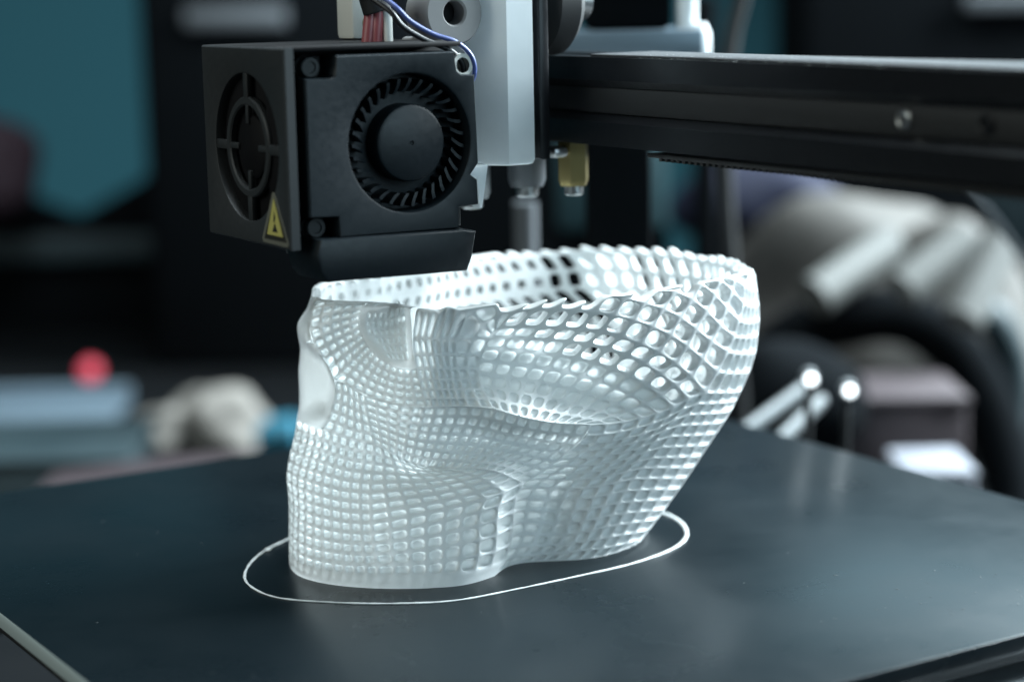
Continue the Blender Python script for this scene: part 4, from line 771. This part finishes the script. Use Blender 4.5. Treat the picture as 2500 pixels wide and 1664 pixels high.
lathe(bm, [(0, -0.3), (6.0, -0.2), (6.6, 0.3), (6.6, 2.0)], (174.2, GC[0], GC[1]), (1, 0, 0), 40)
k.part('fan_hub', bm, M['void'], 40)
bm = bmesh.new()
tri = lambda y0, z0, w, hh: [(y0 - w, z0), (y0 + w, z0), (y0, z0 + hh)]
prism(bm, [(372.6, 75.9), (373.2, 76.6), (367.5, 86.4), (366.9, 86.5), (366.3, 86.1), (360.8, 76.5), (361.4, 75.8)], 'x', 172.90, 172.99)
lab = k.part('warning_label', bm, M['labelgrey'], 40)
bm = bmesh.new()
prism(bm, tri(366.8, 76.7, 5.3, 8.6), 'x', 172.86, 172.895)
k.part('label_band', bm, M['ink'], 40, parent=lab)
bm = bmesh.new()
prism(bm, tri(366.9, 77.7, 3.7, 7.6), 'x', 172.82, 172.855)
k.part('yellow_field', bm, M['yellow'], 40, parent=lab)
bm = bmesh.new()
prism(bm, tri(366.75, 78.4, 1.25, 1.9), 'x', 172.78, 172.815)
prism(bm, [(366.3, 81.4), (367.0, 80.3), (367.3, 80.6), (366.9, 82.6)], 'x', 172.78, 172.815)
k.part('warning_mark', bm, M['ink'], 40, parent=lab)
# heat block and nozzle, under the shroud
bm = bmesh.new()
box(bm, 186, 206, 374, 390, 70.5, 76.5, 0.4)
k.part('heater_block', bm, M['dsteel'], 40)
bm = bmesh.new()
lathe(bm, [(0.3, 66.0), (0.9, 66.0), (3.0, 68.2), (3.0, 70.4)], (196, 382, 0), (0, 0, 1), 24)
k.part('nozzle', bm, M['brass'], 40)

# ------------------------------------------------------------------ wires above the head
def wire(name, label, pts, r, m, group=None, flat=1.0):
    b = Vector(pts[0])
    bm = bmesh.new()
    tube(bm, pts, r, seg=10, n=10, flat=flat)
    bmesh.ops.translate(bm, verts=bm.verts, vec=-b * MM)
    o = link(name, bm, m, None, 180)
    o.location = ploc(*b)
    o.rotation_euler = (0, 0, AZ)
    return tag(o, label, 'wire', group)


wire('blue_wire', 'thin blue wire curving down into the top right corner of the blower', [(199, 370, 126), (201.2, 365, 122.6), (203.8, 363.5, 119.6), (208.5, 362.5, 116.9), (213.2, 361.6, 115.2), (216.6, 361.2, 112.3), (217.6, 361.6, 108.6), (217.2, 364, 105)], 0.52, M['blue_w'])
wire('black_wire', 'thin black wire running just under the blue wire to the blower corner', [(198, 372, 125.4), (200.6, 366.5, 121.8), (202.8, 365, 118.6), (207.5, 364, 115.7), (212.0, 363, 113.8), (215.0, 362.6, 111.2), (216.0, 363, 108)], 0.6, M['black_w'])
for pts, lab in (([(202.0, 379, 126), (202.4, 378.5, 121.5), (201.6, 378, 117), (201.2, 378, 114)], 'leftmost red wire going down behind the blower from the black sleeve'),
                 ([(203.2, 378, 126), (203.8, 377.5, 121.5), (203.2, 377.4, 117), (203.0, 377.3, 114)], 'middle red wire going down behind the blower beside the white wire')):
    wire('red_wire', lab, pts, 1.35, M['red_w'], 'red heater wires')
wire('red_wire', 'rightmost, thinnest red wire, right of the white wire under the black sleeve', [(206, 379.5, 126), (207.2, 379, 121.5), (207.4, 379, 117), (207.2, 379, 114)], 0.5, M['red_w'], 'red heater wires')
wire('white_wire', 'thick white wire going down between the red wires behind the blower', [(204.5, 377, 126), (205.3, 376.5, 121.5), (205.4, 376.4, 117), (205.3, 376.3, 114)], 1.1, M['white_w'])
bm = bmesh.new()
tube(bm, [(196, 378, 138), (199, 377.5, 131), (202, 377, 126), (203.4, 376.8, 121.8)], [3.6] * 17 + [3.2] * 8, seg=18, n=8)
b = Vector((203.4, 376.8, 121.8))
bmesh.ops.translate(bm, verts=bm.verts, vec=-b * MM)
o = link('cable_sleeve', bm, M['rubber'], None, 180)
o.location = ploc(*b); o.rotation_euler = (0, 0, AZ)
tag(o, 'black cable sleeve bundling the wires at the top edge above the blower', 'cable sleeve')

k = Kit('white_connector_block', 'white plastic block with a screw standing behind the red wires', 'connector block', (208, 396, 114))
bm = bmesh.new()
box(bm, 205.2, 212.0, 392, 400, 115.45, 134, 1.2)
k.part('block', bm, M['white_w'], 40)
bm = bmesh.new()
lathe(bm, [(0, -0.8), (1.4, -0.8), (1.8, -0.2), (1.8, 0.3)], (209.5, 391.8, 119), (0, 1, 0), 20)
k.part('screw', bm, M['brass'], 40)

# ------------------------------------------------------------------ white bracket right of the blower
k = Kit('white_bracket', 'tall white plastic bracket between the blower and the black rail', 'bracket', (231, 378, 80))
bm = bmesh.new()
prism(bm, [(224.4, 381.0), (232.0, 371.6), (238.4, 371.2), (238.4, 388), (224.4, 388)], 'z', 87.6, 140, 1.1)
k.part('upright', bm, M['white_p'], 40)
bm = bmesh.new()
prism(bm, [(226.6, 88.2), (222.9, 88.2), (221.6, 85.8), (223.6, 85.4), (224.2, 79.0), (224.9, 79.0)], 'y', 371.5, 375, 0.3)
k.part('lower_fin', bm, M['white_p'], 40)
bm = bmesh.new()
lathe(bm, [(2.6, 0.4), (3.0, 0), (6.6, 0), (7.0, 0.5), (7.0, 9), (2.6, 9), (2.6, 0.4)], (220.2, 373.5, 121.0), (0, 1, 0), 40)
box(bm, 214, 225, 377, 387, 108.6, 116, 1.0)
k.part('clamp_ring', bm, M['grey_p'], 40)

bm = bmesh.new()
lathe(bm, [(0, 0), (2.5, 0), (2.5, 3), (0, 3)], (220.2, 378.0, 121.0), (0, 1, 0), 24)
k.part('hole_shade_disc', bm, M['void'], 40)  # black disc standing in for the shaded depth of the ring's hole

# ------------------------------------------------------------------ gantry rail, carriage plate, wheels
k = Kit('gantry_rail', 'black slotted aluminium rail running from the carriage to the right edge', 'rail', (262, 300, 91))
bm = bmesh.new()
prof = [(252, 91.2), (252, 96.4), (253.7, 98.0), (255.2, 98.0), (255.2, 104.0), (253.7, 104.0), (252, 105.6), (252, 110.6), (257.4, 110.6), (259, 109.0), (259, 107.4), (265, 107.4), (265, 109.0), (266.6, 110.6), (272, 110.6), (272, 91.2)]
prism(bm, prof, 'y', 96, 420, 0.22)
k.part('extrusion', bm, M['anod'], 30)
bm = bmesh.new()
box(bm, 253.9, 255.1, 100, 418, 98.2, 103.8, 0.2)
k.part('slot_cover', bm, M['rubber'], 30)
for y in (271.0, 250.5):
    bm = bmesh.new()
    lathe(bm, [(0.9, -0.35), (1.5, -0.5), (1.9, -0.2), (1.9, 0.3)], (253.7, y, 101.2), (1, 0, 0), 24)
    lathe(bm, [(0, 0.1), (1.0, 0.1)], (253.7, y, 101.2), (1, 0, 0), 24)
    k.part('screw', bm, M['steel'] if y > 260 else M['anod'], 40)
bm = bmesh.new()
box(bm, 253.2, 270.8, 96, 371, 110.65, 111.2, 0.2)
k.part('dusty_top_strip', bm, mat('dusty_strip', (0.05, 0.055, 0.06), 0.6, noise=0.4, scale=900, bump=0.6), 30)
rd = random.Random(12)
bm = bmesh.new()
for j in range(260):
    y = 120 + 232 * rd.random() ** 0.8
    x = rd.choice((252.25, 252.6, 253.2, 256.5)) + rd.uniform(-0.15, 0.3)
    z = 110.62 if x < 253.2 else (111.22 if x < 270 else 110.62)
    r_ = rd.uniform(0.08, 0.26)
    t = bmesh.new()
    bmesh.ops.create_icosphere(t, subdivisions=1, radius=1)
    for v in t.verts:
        v.co = Vector((x + v.co.x * r_, y + v.co.y * r_ * rd.uniform(0.8, 1.6), z + abs(v.co.z) * r_ * 0.6)) * MM
    join(bm, t)
o = k.part('dust', bm, M['dust'], 180)
o['kind'] = 'stuff'
k = Kit('drive_belt', 'toothed black belt hanging just under the gantry rail', 'belt', (258, 290, 88.6))
bm = bmesh.new()
box(bm, 255, 261, 150, 352, 89.3, 90.2, 0.1)
k.part('band', bm, M['rubber'], 30)
bm = bmesh.new()
for j in range(96):
    y = 152 + j * 2.05
    box(bm, 255, 261, y, y + 1.0, 88.7, 89.35, 0)
o = k.part('teeth', bm, M['rubber'], 30)
o['kind'] = 'stuff'

k = Kit('carriage_plate', 'flat black plate standing on edge between the white bracket and the wheels', 'plate', (242, 380, 88))
bm = bmesh.new()
prism(bm, [(372, 88.5), (420, 88.5), (420, 141), (372, 141)], 'x', 240.4, 243.2, 0.5)
k.part('plate', bm, M['anod'], 30)

def wheel(y, z, label, x0=244.5):
    k = Kit('rail_wheel', label, 'wheel', (x0 + 5, y, z - 12), 'rail wheels on the carriage')
    bm = bmesh.new()
    lathe(bm, [(6.5, 0), (9.6, 0), (11.9, 2.4), (11.9, 7.6), (9.6, 10), (6.5, 10), (6.5, 0)], (x0, y, z), (1, 0, 0), 56)
    k.part('tyre', bm, M['rubber'], 40)
    bm = bmesh.new()
    lathe(bm, [(2.6, 0.6), (6.45, 0.6), (6.45, 9.4), (2.6, 9.4), (2.6, 0.6)], (x0, y, z), (1, 0, 0), 40)
    k.part('bearing', bm, M['dsteel'], 40)
    bm = bmesh.new()
    lathe(bm, [(0, -3.4), (2.6, -3.4), (4.0, -2.2), (4.0, -0.2), (2.5, -0.2), (2.5, 13), (4.2, 13), (4.2, 16), (0, 16)], (x0, y, z), (1, 0, 0), 24)
    k.part('bolt', bm, M['steel'], 40)


wheel(384, 122.6, 'black rail wheel with a steel bolt riding on top of the rail')

def nut(name, label, cat, x, y, z, r, h, m, hexa=True):
    k = Kit(name, label, cat, (x, y, z))
    bm = bmesh.new()
    lathe(bm, [(0, 0), (r * 0.86, 0), (r, h * 0.14), (r, h), (0, h)], (x, y, z), (0, 0, 1), 6 if hexa else 28)
    k.part('body', bm, m, 30)
    bm = bmesh.new()
    lathe(bm, [(r * 0.45, -h * 0.22), (r * 0.6, -h * 0.18), (r * 0.6, 0.02)], (x, y, z), (0, 0, 1), 20)
    k.part('stud', bm, M['steel'], 30)


nut('brass_spacer', 'brass hexagonal spacer hanging below the rail behind the skull', 'spacer', 255.5, 381.5, 81.0, 3.6, 10.2, M['brass'])
nut('steel_spacer', 'grey steel spacer hanging between the white bracket and the brass spacer', 'spacer', 252, 396, 80.0, 4.4, 11.1, M['dark2'], False)
nut('steel_post', 'pale steel post rising behind the far rim of the skull, left of the brass spacer', 'post', 332, 523, -119.5, 3.6, 179.5, M['dark2'], False)
nut('steel_stud', 'small dull steel stud below the white bracket', 'stud', 238, 398, 78, 4.4, 10.4, M['dsteel'], False)
k = Kit('bracket_lug', 'pale metal lug at the left lower end of the rail', 'lug', (250, 386, 88))
bm = bmesh.new()
box(bm, 247.5, 251.5, 377, 393, 87.9, 90.4, 1.1)
k.part('lug', bm, M['steel'], 40)
bm = bmesh.new()
lathe(bm, [(0, 0), (2.2, 0), (2.6, 0.6), (2.6, 1.4), (0, 1.4)], (249.5, 388, 90.3), (0, 0, 1), 18)
k.part('screw', bm, M['steel'], 40)

# ------------------------------------------------------------------ the room behind
def add(bm, name, m, smooth=40, base=None, parent=None, mats=None):
    if base is not None:
        bmesh.ops.translate(bm, verts=bm.verts, vec=-Vector(base) * MM)
    o = link(name, bm, m, parent, smooth, mats)
    if base is not None and parent is None:
        o.location = Vector(base) * MM
    return o


def bthing(name, label, cat, base, group=None):
    return thing(name, label, cat, Vector(base) * MM, 0, group), base


M['teal'] = mat('teal_wall_paint', (0.019, 0.105, 0.135), 0.85, noise=0.08, scale=3)
M['desk'] = mat('black_desk', (0.004, 0.005, 0.006), 0.6, spec=0.15, noise=0.1, scale=30)
M['floor'] = mat('dark_floor', (0.03, 0.03, 0.03), 0.7, noise=0.1, scale=10)
M['dark'] = mat('dark_casing', (0.004, 0.005, 0.006), 1.0, spec=0.03, noise=0.1, scale=40)
M['dark_purple'] = mat('dark_purple_cloth', (0.030, 0.014, 0.022), 0.8)
M['navy'] = mat('navy_cloth', (0.004, 0.007, 0.026), 0.8, noise=0.2, scale=60)
M['beige'] = mat('beige_paper', (0.055, 0.052, 0.047), 0.75, noise=0.12, scale=50)
M['paper'] = mat('white_paper', (0.115, 0.12, 0.115), 0.6, noise=0.05, scale=50)
M['bluesteel'] = mat('blue_grey_metal', (0.14, 0.19, 0.23), 0.4, metal=0.3)
M['tealbox'] = mat('dark_teal_plastic', (0.018, 0.034, 0.04), 0.6, noise=0.2, scale=20)
M['tealcover'] = mat('dull_teal_cover', (0.012, 0.045, 0.055), 0.7)
M['cyan'] = mat('cyan_plastic', (0.025, 0.15, 0.22), 0.5)
M['pink'] = mat('dusty_pink_card', (0.032, 0.022, 0.026), 0.7)
M['whitecard'] = mat('white_card', (0.20, 0.21, 0.24), 0.6)
M['redled'] = mat('red_lamp', (0.3, 0.02, 0.03), 0.4, emit=((1.0, 0.13, 0.21), 0.75))
M['glint_glow'] = mat('white_glint_glow', (0.5, 0.5, 0.5), 0.4, emit=((0.85, 0.95, 1.0), 3.2))  # glow standing in for window light glinting off metal

bm = bmesh.new(); box(bm, -3000, 3000, 2600, 2680, -900, 2400)
structure(add(bm, 'wall', M['teal'], None))
bm = bmesh.new(); box(bm, -3000, 3000, -1500, 2680, -960, -900)
structure(add(bm, 'floor', M['floor'], None))
bm = bmesh.new(); box(bm, -700, 800, 40, 1560, -150, -120, 3)
d = add(bm, 'desk', M['desk'], 30)
tag(d, 'wide black desk top that carries the printer and the clutter behind it', 'desk')

def crumple(bm, c, r, seed, amp=0.22, sub=4, mi=0):
    """crumpled sheet: a ball pushed in and creased"""
    rn = random.Random(seed)
    t = bmesh.new()
    bmesh.ops.create_icosphere(t, subdivisions=sub, radius=1)
    ds = [Vector((rn.uniform(-1, 1), rn.uniform(-1, 1), rn.uniform(-1, 1))).normalized() for _ in range(26)]
    ws = [rn.uniform(0.3, 1) for _ in ds]
    for v in t.verts:
        n = v.co.normalized()
        f = 0
        for dd, w in zip(ds, ws):
            f += w * abs(n.dot(dd)) ** 14 * (1 if w > 0.6 else -1)
        k = 1 + amp * f + rn.uniform(-0.012, 0.012)
        v.co = (Vector(c) + Vector((n.x * r[0], n.y * r[1], n.z * r[2])) * k) * MM
        if v.co.z < -120 * MM:
            v.co.z = -120 * MM
    join(bm, t, mi)

# --- left side
r, b = bthing('dark_machine', 'tall black machine filling the dark middle left behind the print head', 'machine', (-160, 1400, -120))
bm = bmesh.new(); box(bm, -236, -60, 1300, 1480, -120, 330, 8); add(bm, 'casing', M['dark'], 30, b, r)
bm = bmesh.new(); box(bm, -205, -140, 1292, 1299, 103, 115, 2); add(bm, 'trim_bar', M['dark2'], 30, b, r)
r, b = bthing('dark_cabinet', 'low wide black cabinet on the desk under the teal wall at the far left', 'cabinet', (-400, 1500, -120))
bm = bmesh.new()
prism(bm, [(-640, -120), (-237, -120), (-237, 20), (-270, -10), (-330, -120 + 78), (-420, -2), (-640, 18)], 'y', 1460, 1540, 4)
add(bm, 'body', M['dark'], 30, b, r)
bm = bmesh.new(); box(bm, -640, -250, 1450, 1458, -66, -48, 2); add(bm, 'front_strip', M['tealbox'], 30, b, r)
bm = bmesh.new(); crumple(bm, (-385, 1420, 5), (52, 30, 40), 5, 0.1)
add(bm, 'dark_bundle', M['dark_purple'], 60, (-385, 1420, -20))
tag(bpy.data.objects['dark_bundle'], 'dark purple cloth bundle at the left edge below the teal wall', 'cloth')
r, b = bthing('steel_tray', 'flat blue grey metal tray lying on the desk at the left edge', 'tray', (-350, 1140, -120))
bm = bmesh.new()
box(bm, -470, -232, 1085, 1190, -119.5, -116, 1); add(bm, 'pan', M['bluesteel'], 30, b, r)
bm = bmesh.new(); box(bm, -470, -232, 1191, 1195, -119.5, -108, 1); add(bm, 'rim', M['bluesteel'], 30, b, r)
r, b = bthing('tool_box', 'dark teal box with a grey lid edge at the lower left behind the print bed', 'box', (-280, 900, -120))
bm = bmesh.new(); box(bm, -330, -176, 880, 960, -120, -83, 3); add(bm, 'body', M['tealbox'], 30, b, r)
bm = bmesh.new(); box(bm, -332, -174, 878, 962, -82, -79, 1.5); add(bm, 'lid', M['tealbox'], 30, b, r)
r, b = bthing('indicator_lamp', 'round glowing red lamp in the dark at the left', 'lamp', (-272, 1270, -116))
bm = bmesh.new(); lathe(bm, [(0, -9), (5.0, -8), (6.2, -5), (6.4, 0)], (-272, 1270, -113), (0, 1, 0), 24); add(bm, 'lens', M['redled'], 60, b, r)
bm = bmesh.new(); lathe(bm, [(6.5, -1), (7.0, -1), (7.0, 10), (0, 10)], (-272, 1270, -113), (0, 1, 0), 24); add(bm, 'socket', M['dark'], 40, b, r)
bm = bmesh.new(); crumple(bm, (-160, 1060, -104), (26, 22, 20), 11, 0.18); crumple(bm, (-190, 1055, -108), (17, 16, 13), 12, 0.18)
tag(add(bm, 'paper_wad', mat('beige_tissue', (0.16, 0.15, 0.135), 0.8, noise=0.1, scale=60), 60, (-165, 1060, -120)), 'crumpled beige paper wad on the desk left of the skull', 'paper')
bm = bmesh.new()
lathe(bm, [(0, -18), (8, -17), (9.6, -15), (9.6, 14), (5, 16), (5, 22), (0, 22)], (-131, 1055, -110), (1, 0, 0.1), 28)
tag(add(bm, 'cyan_bottle', M['cyan'], 40, (-131, 1055, -120)), 'cyan plastic bottle lying between the paper wad and the skull', 'bottle')
bm = bmesh.new()
prism(bm, [(-200, -78), (-150, -72), (-112, -71), (-98, -76), (-98, -120), (-200, -120)], 'y', 800, 850, 2)
tag(add(bm, 'pink_card', M['pink'], 30, (-150, 825, -120)), 'greyish pink card lying just behind the left edge of the print bed', 'card')

# --- right side
bm = bmesh.new()
crumple(bm, (168, 1040, -48), (66, 40, 64), 21, 0.12, 5); crumple(bm, (212, 1020, -66), (56, 36, 62), 22, 0.12, 5)
tag(add(bm, 'paper_bag', M['beige'], 60, (180, 1030, -120)), 'big crumpled beige paper bag behind the right end of the skull', 'paper bag')
for (a, c, rr, lab) in (((139, 905, -17), (178, 930, 4), 9.5, 'white paper roll lying against the paper bag, leftmost of three'),
                        ((176, 890, -12), (208, 905, 8), 9.0, 'white paper roll lying on the paper bag, middle one of three'),
                        ((194, 850, -20), (215, 870, 12), 9.0, 'bright white paper roll near the right edge, rightmost of three')):
    bm = bmesh.new()
    ax = Vector(c) - Vector(a)
    lathe(bm, [(rr * 0.6, 0), (rr, 0), (rr, ax.length), (rr * 0.6, ax.length), (rr * 0.6, 0)], a, ax, 28)
    tag(add(bm, 'paper_roll', M['paper'], 40, a), lab, 'paper roll', 'paper rolls on the paper bag')
bm = bmesh.new()
tube(bm, [(102.5, 945.5, -119), (109.8, 939.4, -101.1), (119.6, 933.3, -54.8), (136.6, 929.6, -37.7), (158.6, 927.2, -31.6), (180.6, 927.2, -30.4), (198.9, 924.8, -38.9), (214.7, 917.4, -57.2), (224.5, 908.9, -81.6), (229.4, 896.7, -108.5), (229.4, 890.6, -119)], 13.0, seg=18, n=8)
tag(add(bm, 'black_hose', M['dark'], 60, (140, 760, -92)), 'thick black ribbed hose bent in an arch behind the print bed', 'hose')
bm = bmesh.new()
tube(bm, [(239.1, 963.8, -119), (242.8, 957.7, -88.9), (241.6, 951.6, -59.7), (231.8, 946.7, -37.7), (214.7, 944.3, -25.5)], 9.0, seg=16, n=8)
tag(add(bm, 'grey_hose', M['tealbox'], 60, (196, 785, -92)), 'thinner blue grey hose rising right of the black arch', 'hose')
r, b = bthing('black_tool', 'black hand tool lying under the arch of the hose', 'tool', (110, 800, -120))
bm = bmesh.new()
crumple(bm, (112, 800, -42), (32, 26, 24), 31, 0.08); crumple(bm, (102, 800, -88), (28, 26, 38), 32, 0.08); add(bm, 'body', M['dark'], 60, b, r)
for (a, c, rad, lab) in (((77, 640, -18), (99.5, 652, -5.5), 2.6, 'upper of the two steel rods pointing up right of the skull'),
                         ((84, 632, -22.5), (102, 645, -9.5), 2.5, 'lower of the two steel rods pointing up right of the skull')):
    r, b = bthing('steel_rod', lab, 'rod', a, 'steel rods behind the print bed')
    ax = Vector(c) - Vector(a)
    bm = bmesh.new(); lathe(bm, [(0, -24), (rad, -24), (rad, ax.length - 3), (rad * 0.8, ax.length), (0, ax.length)], a, ax, 24); add(bm, 'shaft', M['dsteel'], 40, b, r)
    bm = bmesh.new(); lathe(bm, [(rad + 0.1, -26), (rad + 2.4, -26), (rad + 2.4, -6), (rad + 0.1, -6)], a, ax, 24); add(bm, 'collar', M['dsteel'], 40, b, r)
r, b = bthing('rod_clamp', 'black clamp block holding the lower ends of the two steel rods', 'clamp', (72, 628, -120))
bm = bmesh.new(); box(bm, 58, 88, 618, 642, -120, -22, 2); add(bm, 'block', M['dark'], 30, b, r)
bm = bmesh.new(); lathe(bm, [(0, -3), (4, -3), (4.6, -2), (4.6, 0)], (66, 618, -40), (0, 1, 0), 18); add(bm, 'screw', M['dsteel'], 40, b, r)
for (p, lab) in (((99.5, 580, 6.5), 'glowing bead standing in for a glint, right one of the pair beside the steel rods'), ((88.0, 580, 10.2), 'glowing bead standing in for a glint at the tip of the upper steel rod')):
    r, b = bthing('glint_bead', lab, 'lamp', p, 'glowing glint beads by the rods')  # no real lamp: bead, socket and stalk added to make a metal glint
    bm = bmesh.new(); lathe(bm, [(0, -2.4), (1.3, -2.0), (1.8, -0.8), (1.8, 0)], p, (0, 1, 0), 20); add(bm, 'lens', M['glint_glow'], 60, b, r)
    bm = bmesh.new(); lathe(bm, [(1.9, -0.2), (2.6, -0.2), (2.6, 5), (0, 5)], p, (0, 1, 0), 20); add(bm, 'socket', M['dsteel'], 40, b, r)
    bm = bmesh.new(); tube(bm, [(p[0], p[1] + 4, p[2]), (p[0] + 1, p[1] + 12, p[2] - 20), (p[0] + 2, p[1] + 20, -120)], 1.2); add(bm, 'stalk', M['rubber'], 40, b, r)
r, b = bthing('pink_box', 'dusty pink cardboard box behind the white box at the right', 'box', (155, 820, -120))
bm = bmesh.new(); box(bm, 128, 186, 800, 850, -120, -47, 2); add(bm, 'body', M['pink'], 30, b, r)
bm = bmesh.new(); box(bm, 127, 187, 798, 852, -46.8, -42, 2); add(bm, 'lid', M['pink'], 30, b, r)
r, b = bthing('white_box', 'small white cardboard box just behind the right edge of the print bed', 'box', (162, 755, -120))
bm = bmesh.new(); box(bm, 149, 176, 742, 780, -120, -63, 1.5); add(bm, 'body', M['whitecard'], 30, b, r)
bm = bmesh.new(); box(bm, 148.4, 176.6, 741.4, 780.6, -62.8, -59, 1.5); add(bm, 'lid', M['whitecard'], 30, b, r)
bm = bmesh.new(); crumple(bm, (138, 1130, 2), (48, 30, 26), 41, 0.12)
crumple(bm, (150, 1140, -64), (40, 30, 72), 42, 0.1)
tag(add(bm, 'navy_cloth', M['navy'], 60, (140, 1130, -120)), 'dark blue cloth hanging over a stack under the gantry rail', 'cloth')
r, b = bthing('shelf_machine', 'black machine body filling the upper right behind the rail', 'machine', (330, 1220, -120))
bm = bmesh.new(); box(bm, 176, 520, 1200, 1330, -120, 240, 10); add(bm, 'casing', M['dark'], 30, b, r)
bm = bmesh.new(); box(bm, 270, 420, 1188, 1199, 106, 116, 2); add(bm, 'trim_bar', M['dark2'], 30, b, r)
r, b = bthing('stand_column', 'black column seen through the gap behind the far rim of the skull', 'column', (30, 950, -120))
bm = bmesh.new(); box(bm, -60, 75, 940, 990, -120, 72, 6); add(bm, 'shaft', M['dark'], 30, b, r)
bm = bmesh.new(); box(bm, 88, 98, 935, 960, -120, 120, 3); add(bm, 'post', M['dark'], 30, b, r)
bm = bmesh.new(); box(bm, 22, 74, 930, 938, 12, 70, 4); add(bm, 'cover', M['tealcover'], 30, b, r)

# --- parts of the printer's far upright
r, b = bthing('feeder_motor', 'black motor on a grey plate behind the rail at the top edge', 'motor', (34, 566, 107))
bm = bmesh.new(); box(bm, 14, 54, 552, 584, 106.6, 113.6, 1); add(bm, 'base_plate', M['bluesteel'], 30, b, r)
bm = bmesh.new(); box(bm, 22, 40, 562, 580, -120, 106.5, 1); add(bm, 'leg', M['dark'], 30, b, r)
bm = bmesh.new(); box(bm, 22, 45.5, 556, 582, 113.7, 150, 2); add(bm, 'body', M['dark'], 30, b, r)
r, b = bthing('white_rod', 'white plastic post with a swollen joint behind the rail', 'post', (50.5, 560, 100))
bm = bmesh.new(); lathe(bm, [(0, 60), (3.0, 60), (3.0, 118), (0, 118)], (50, 560, 50), (0, 0, 1), 24); add(bm, 'shaft', M['white_p'], 40, b, r)
bm = bmesh.new(); lathe(bm, [(0, 0), (3.0, 0), (3.6, 1.5), (3.6, 8), (2.4, 11), (0, 11)], (52.8, 558, 104), (0, 0, 1), 24); add(bm, 'joint', M['white_p'], 40, b, r)
bm = bmesh.new()
tube(bm, [(92, 700, 180), (86, 700, 140), (82, 700, 122), (78.5, 700, 108), (77, 700, 94), (76, 700, 60), (80, 702, 0), (88, 705, -120)], 2.6, seg=14, n=8)
tag(add(bm, 'black_cable', M['rubber'], 60, (88, 705, -120)), 'black cable hanging in front of the teal wall behind the rail', 'cable')
r, b = bthing('side_panel', 'dark slanted panel below the rail at the right edge', 'panel', (190, 700, -120))
bm = bmesh.new(); prism(bm, [(156, 64), (300, 64), (300, -60), (245, -30), (208, 2), (182, 28)], 'y', 700, 716, 1.5); add(bm, 'plate', M['tealbox'], 30, b, r)
bm = bmesh.new(); tube(bm, [(155, 697, 62), (182, 697, 27), (208, 697, 1), (246, 697, -32)], 1.4, seg=8); add(bm, 'edge_bead', M['dark2'], 40, b, r)
bm = bmesh.new(); box(bm, 296, 306, 704, 712, -120, 66, 1); add(bm, 'leg', M['dark'], 30, b, r)
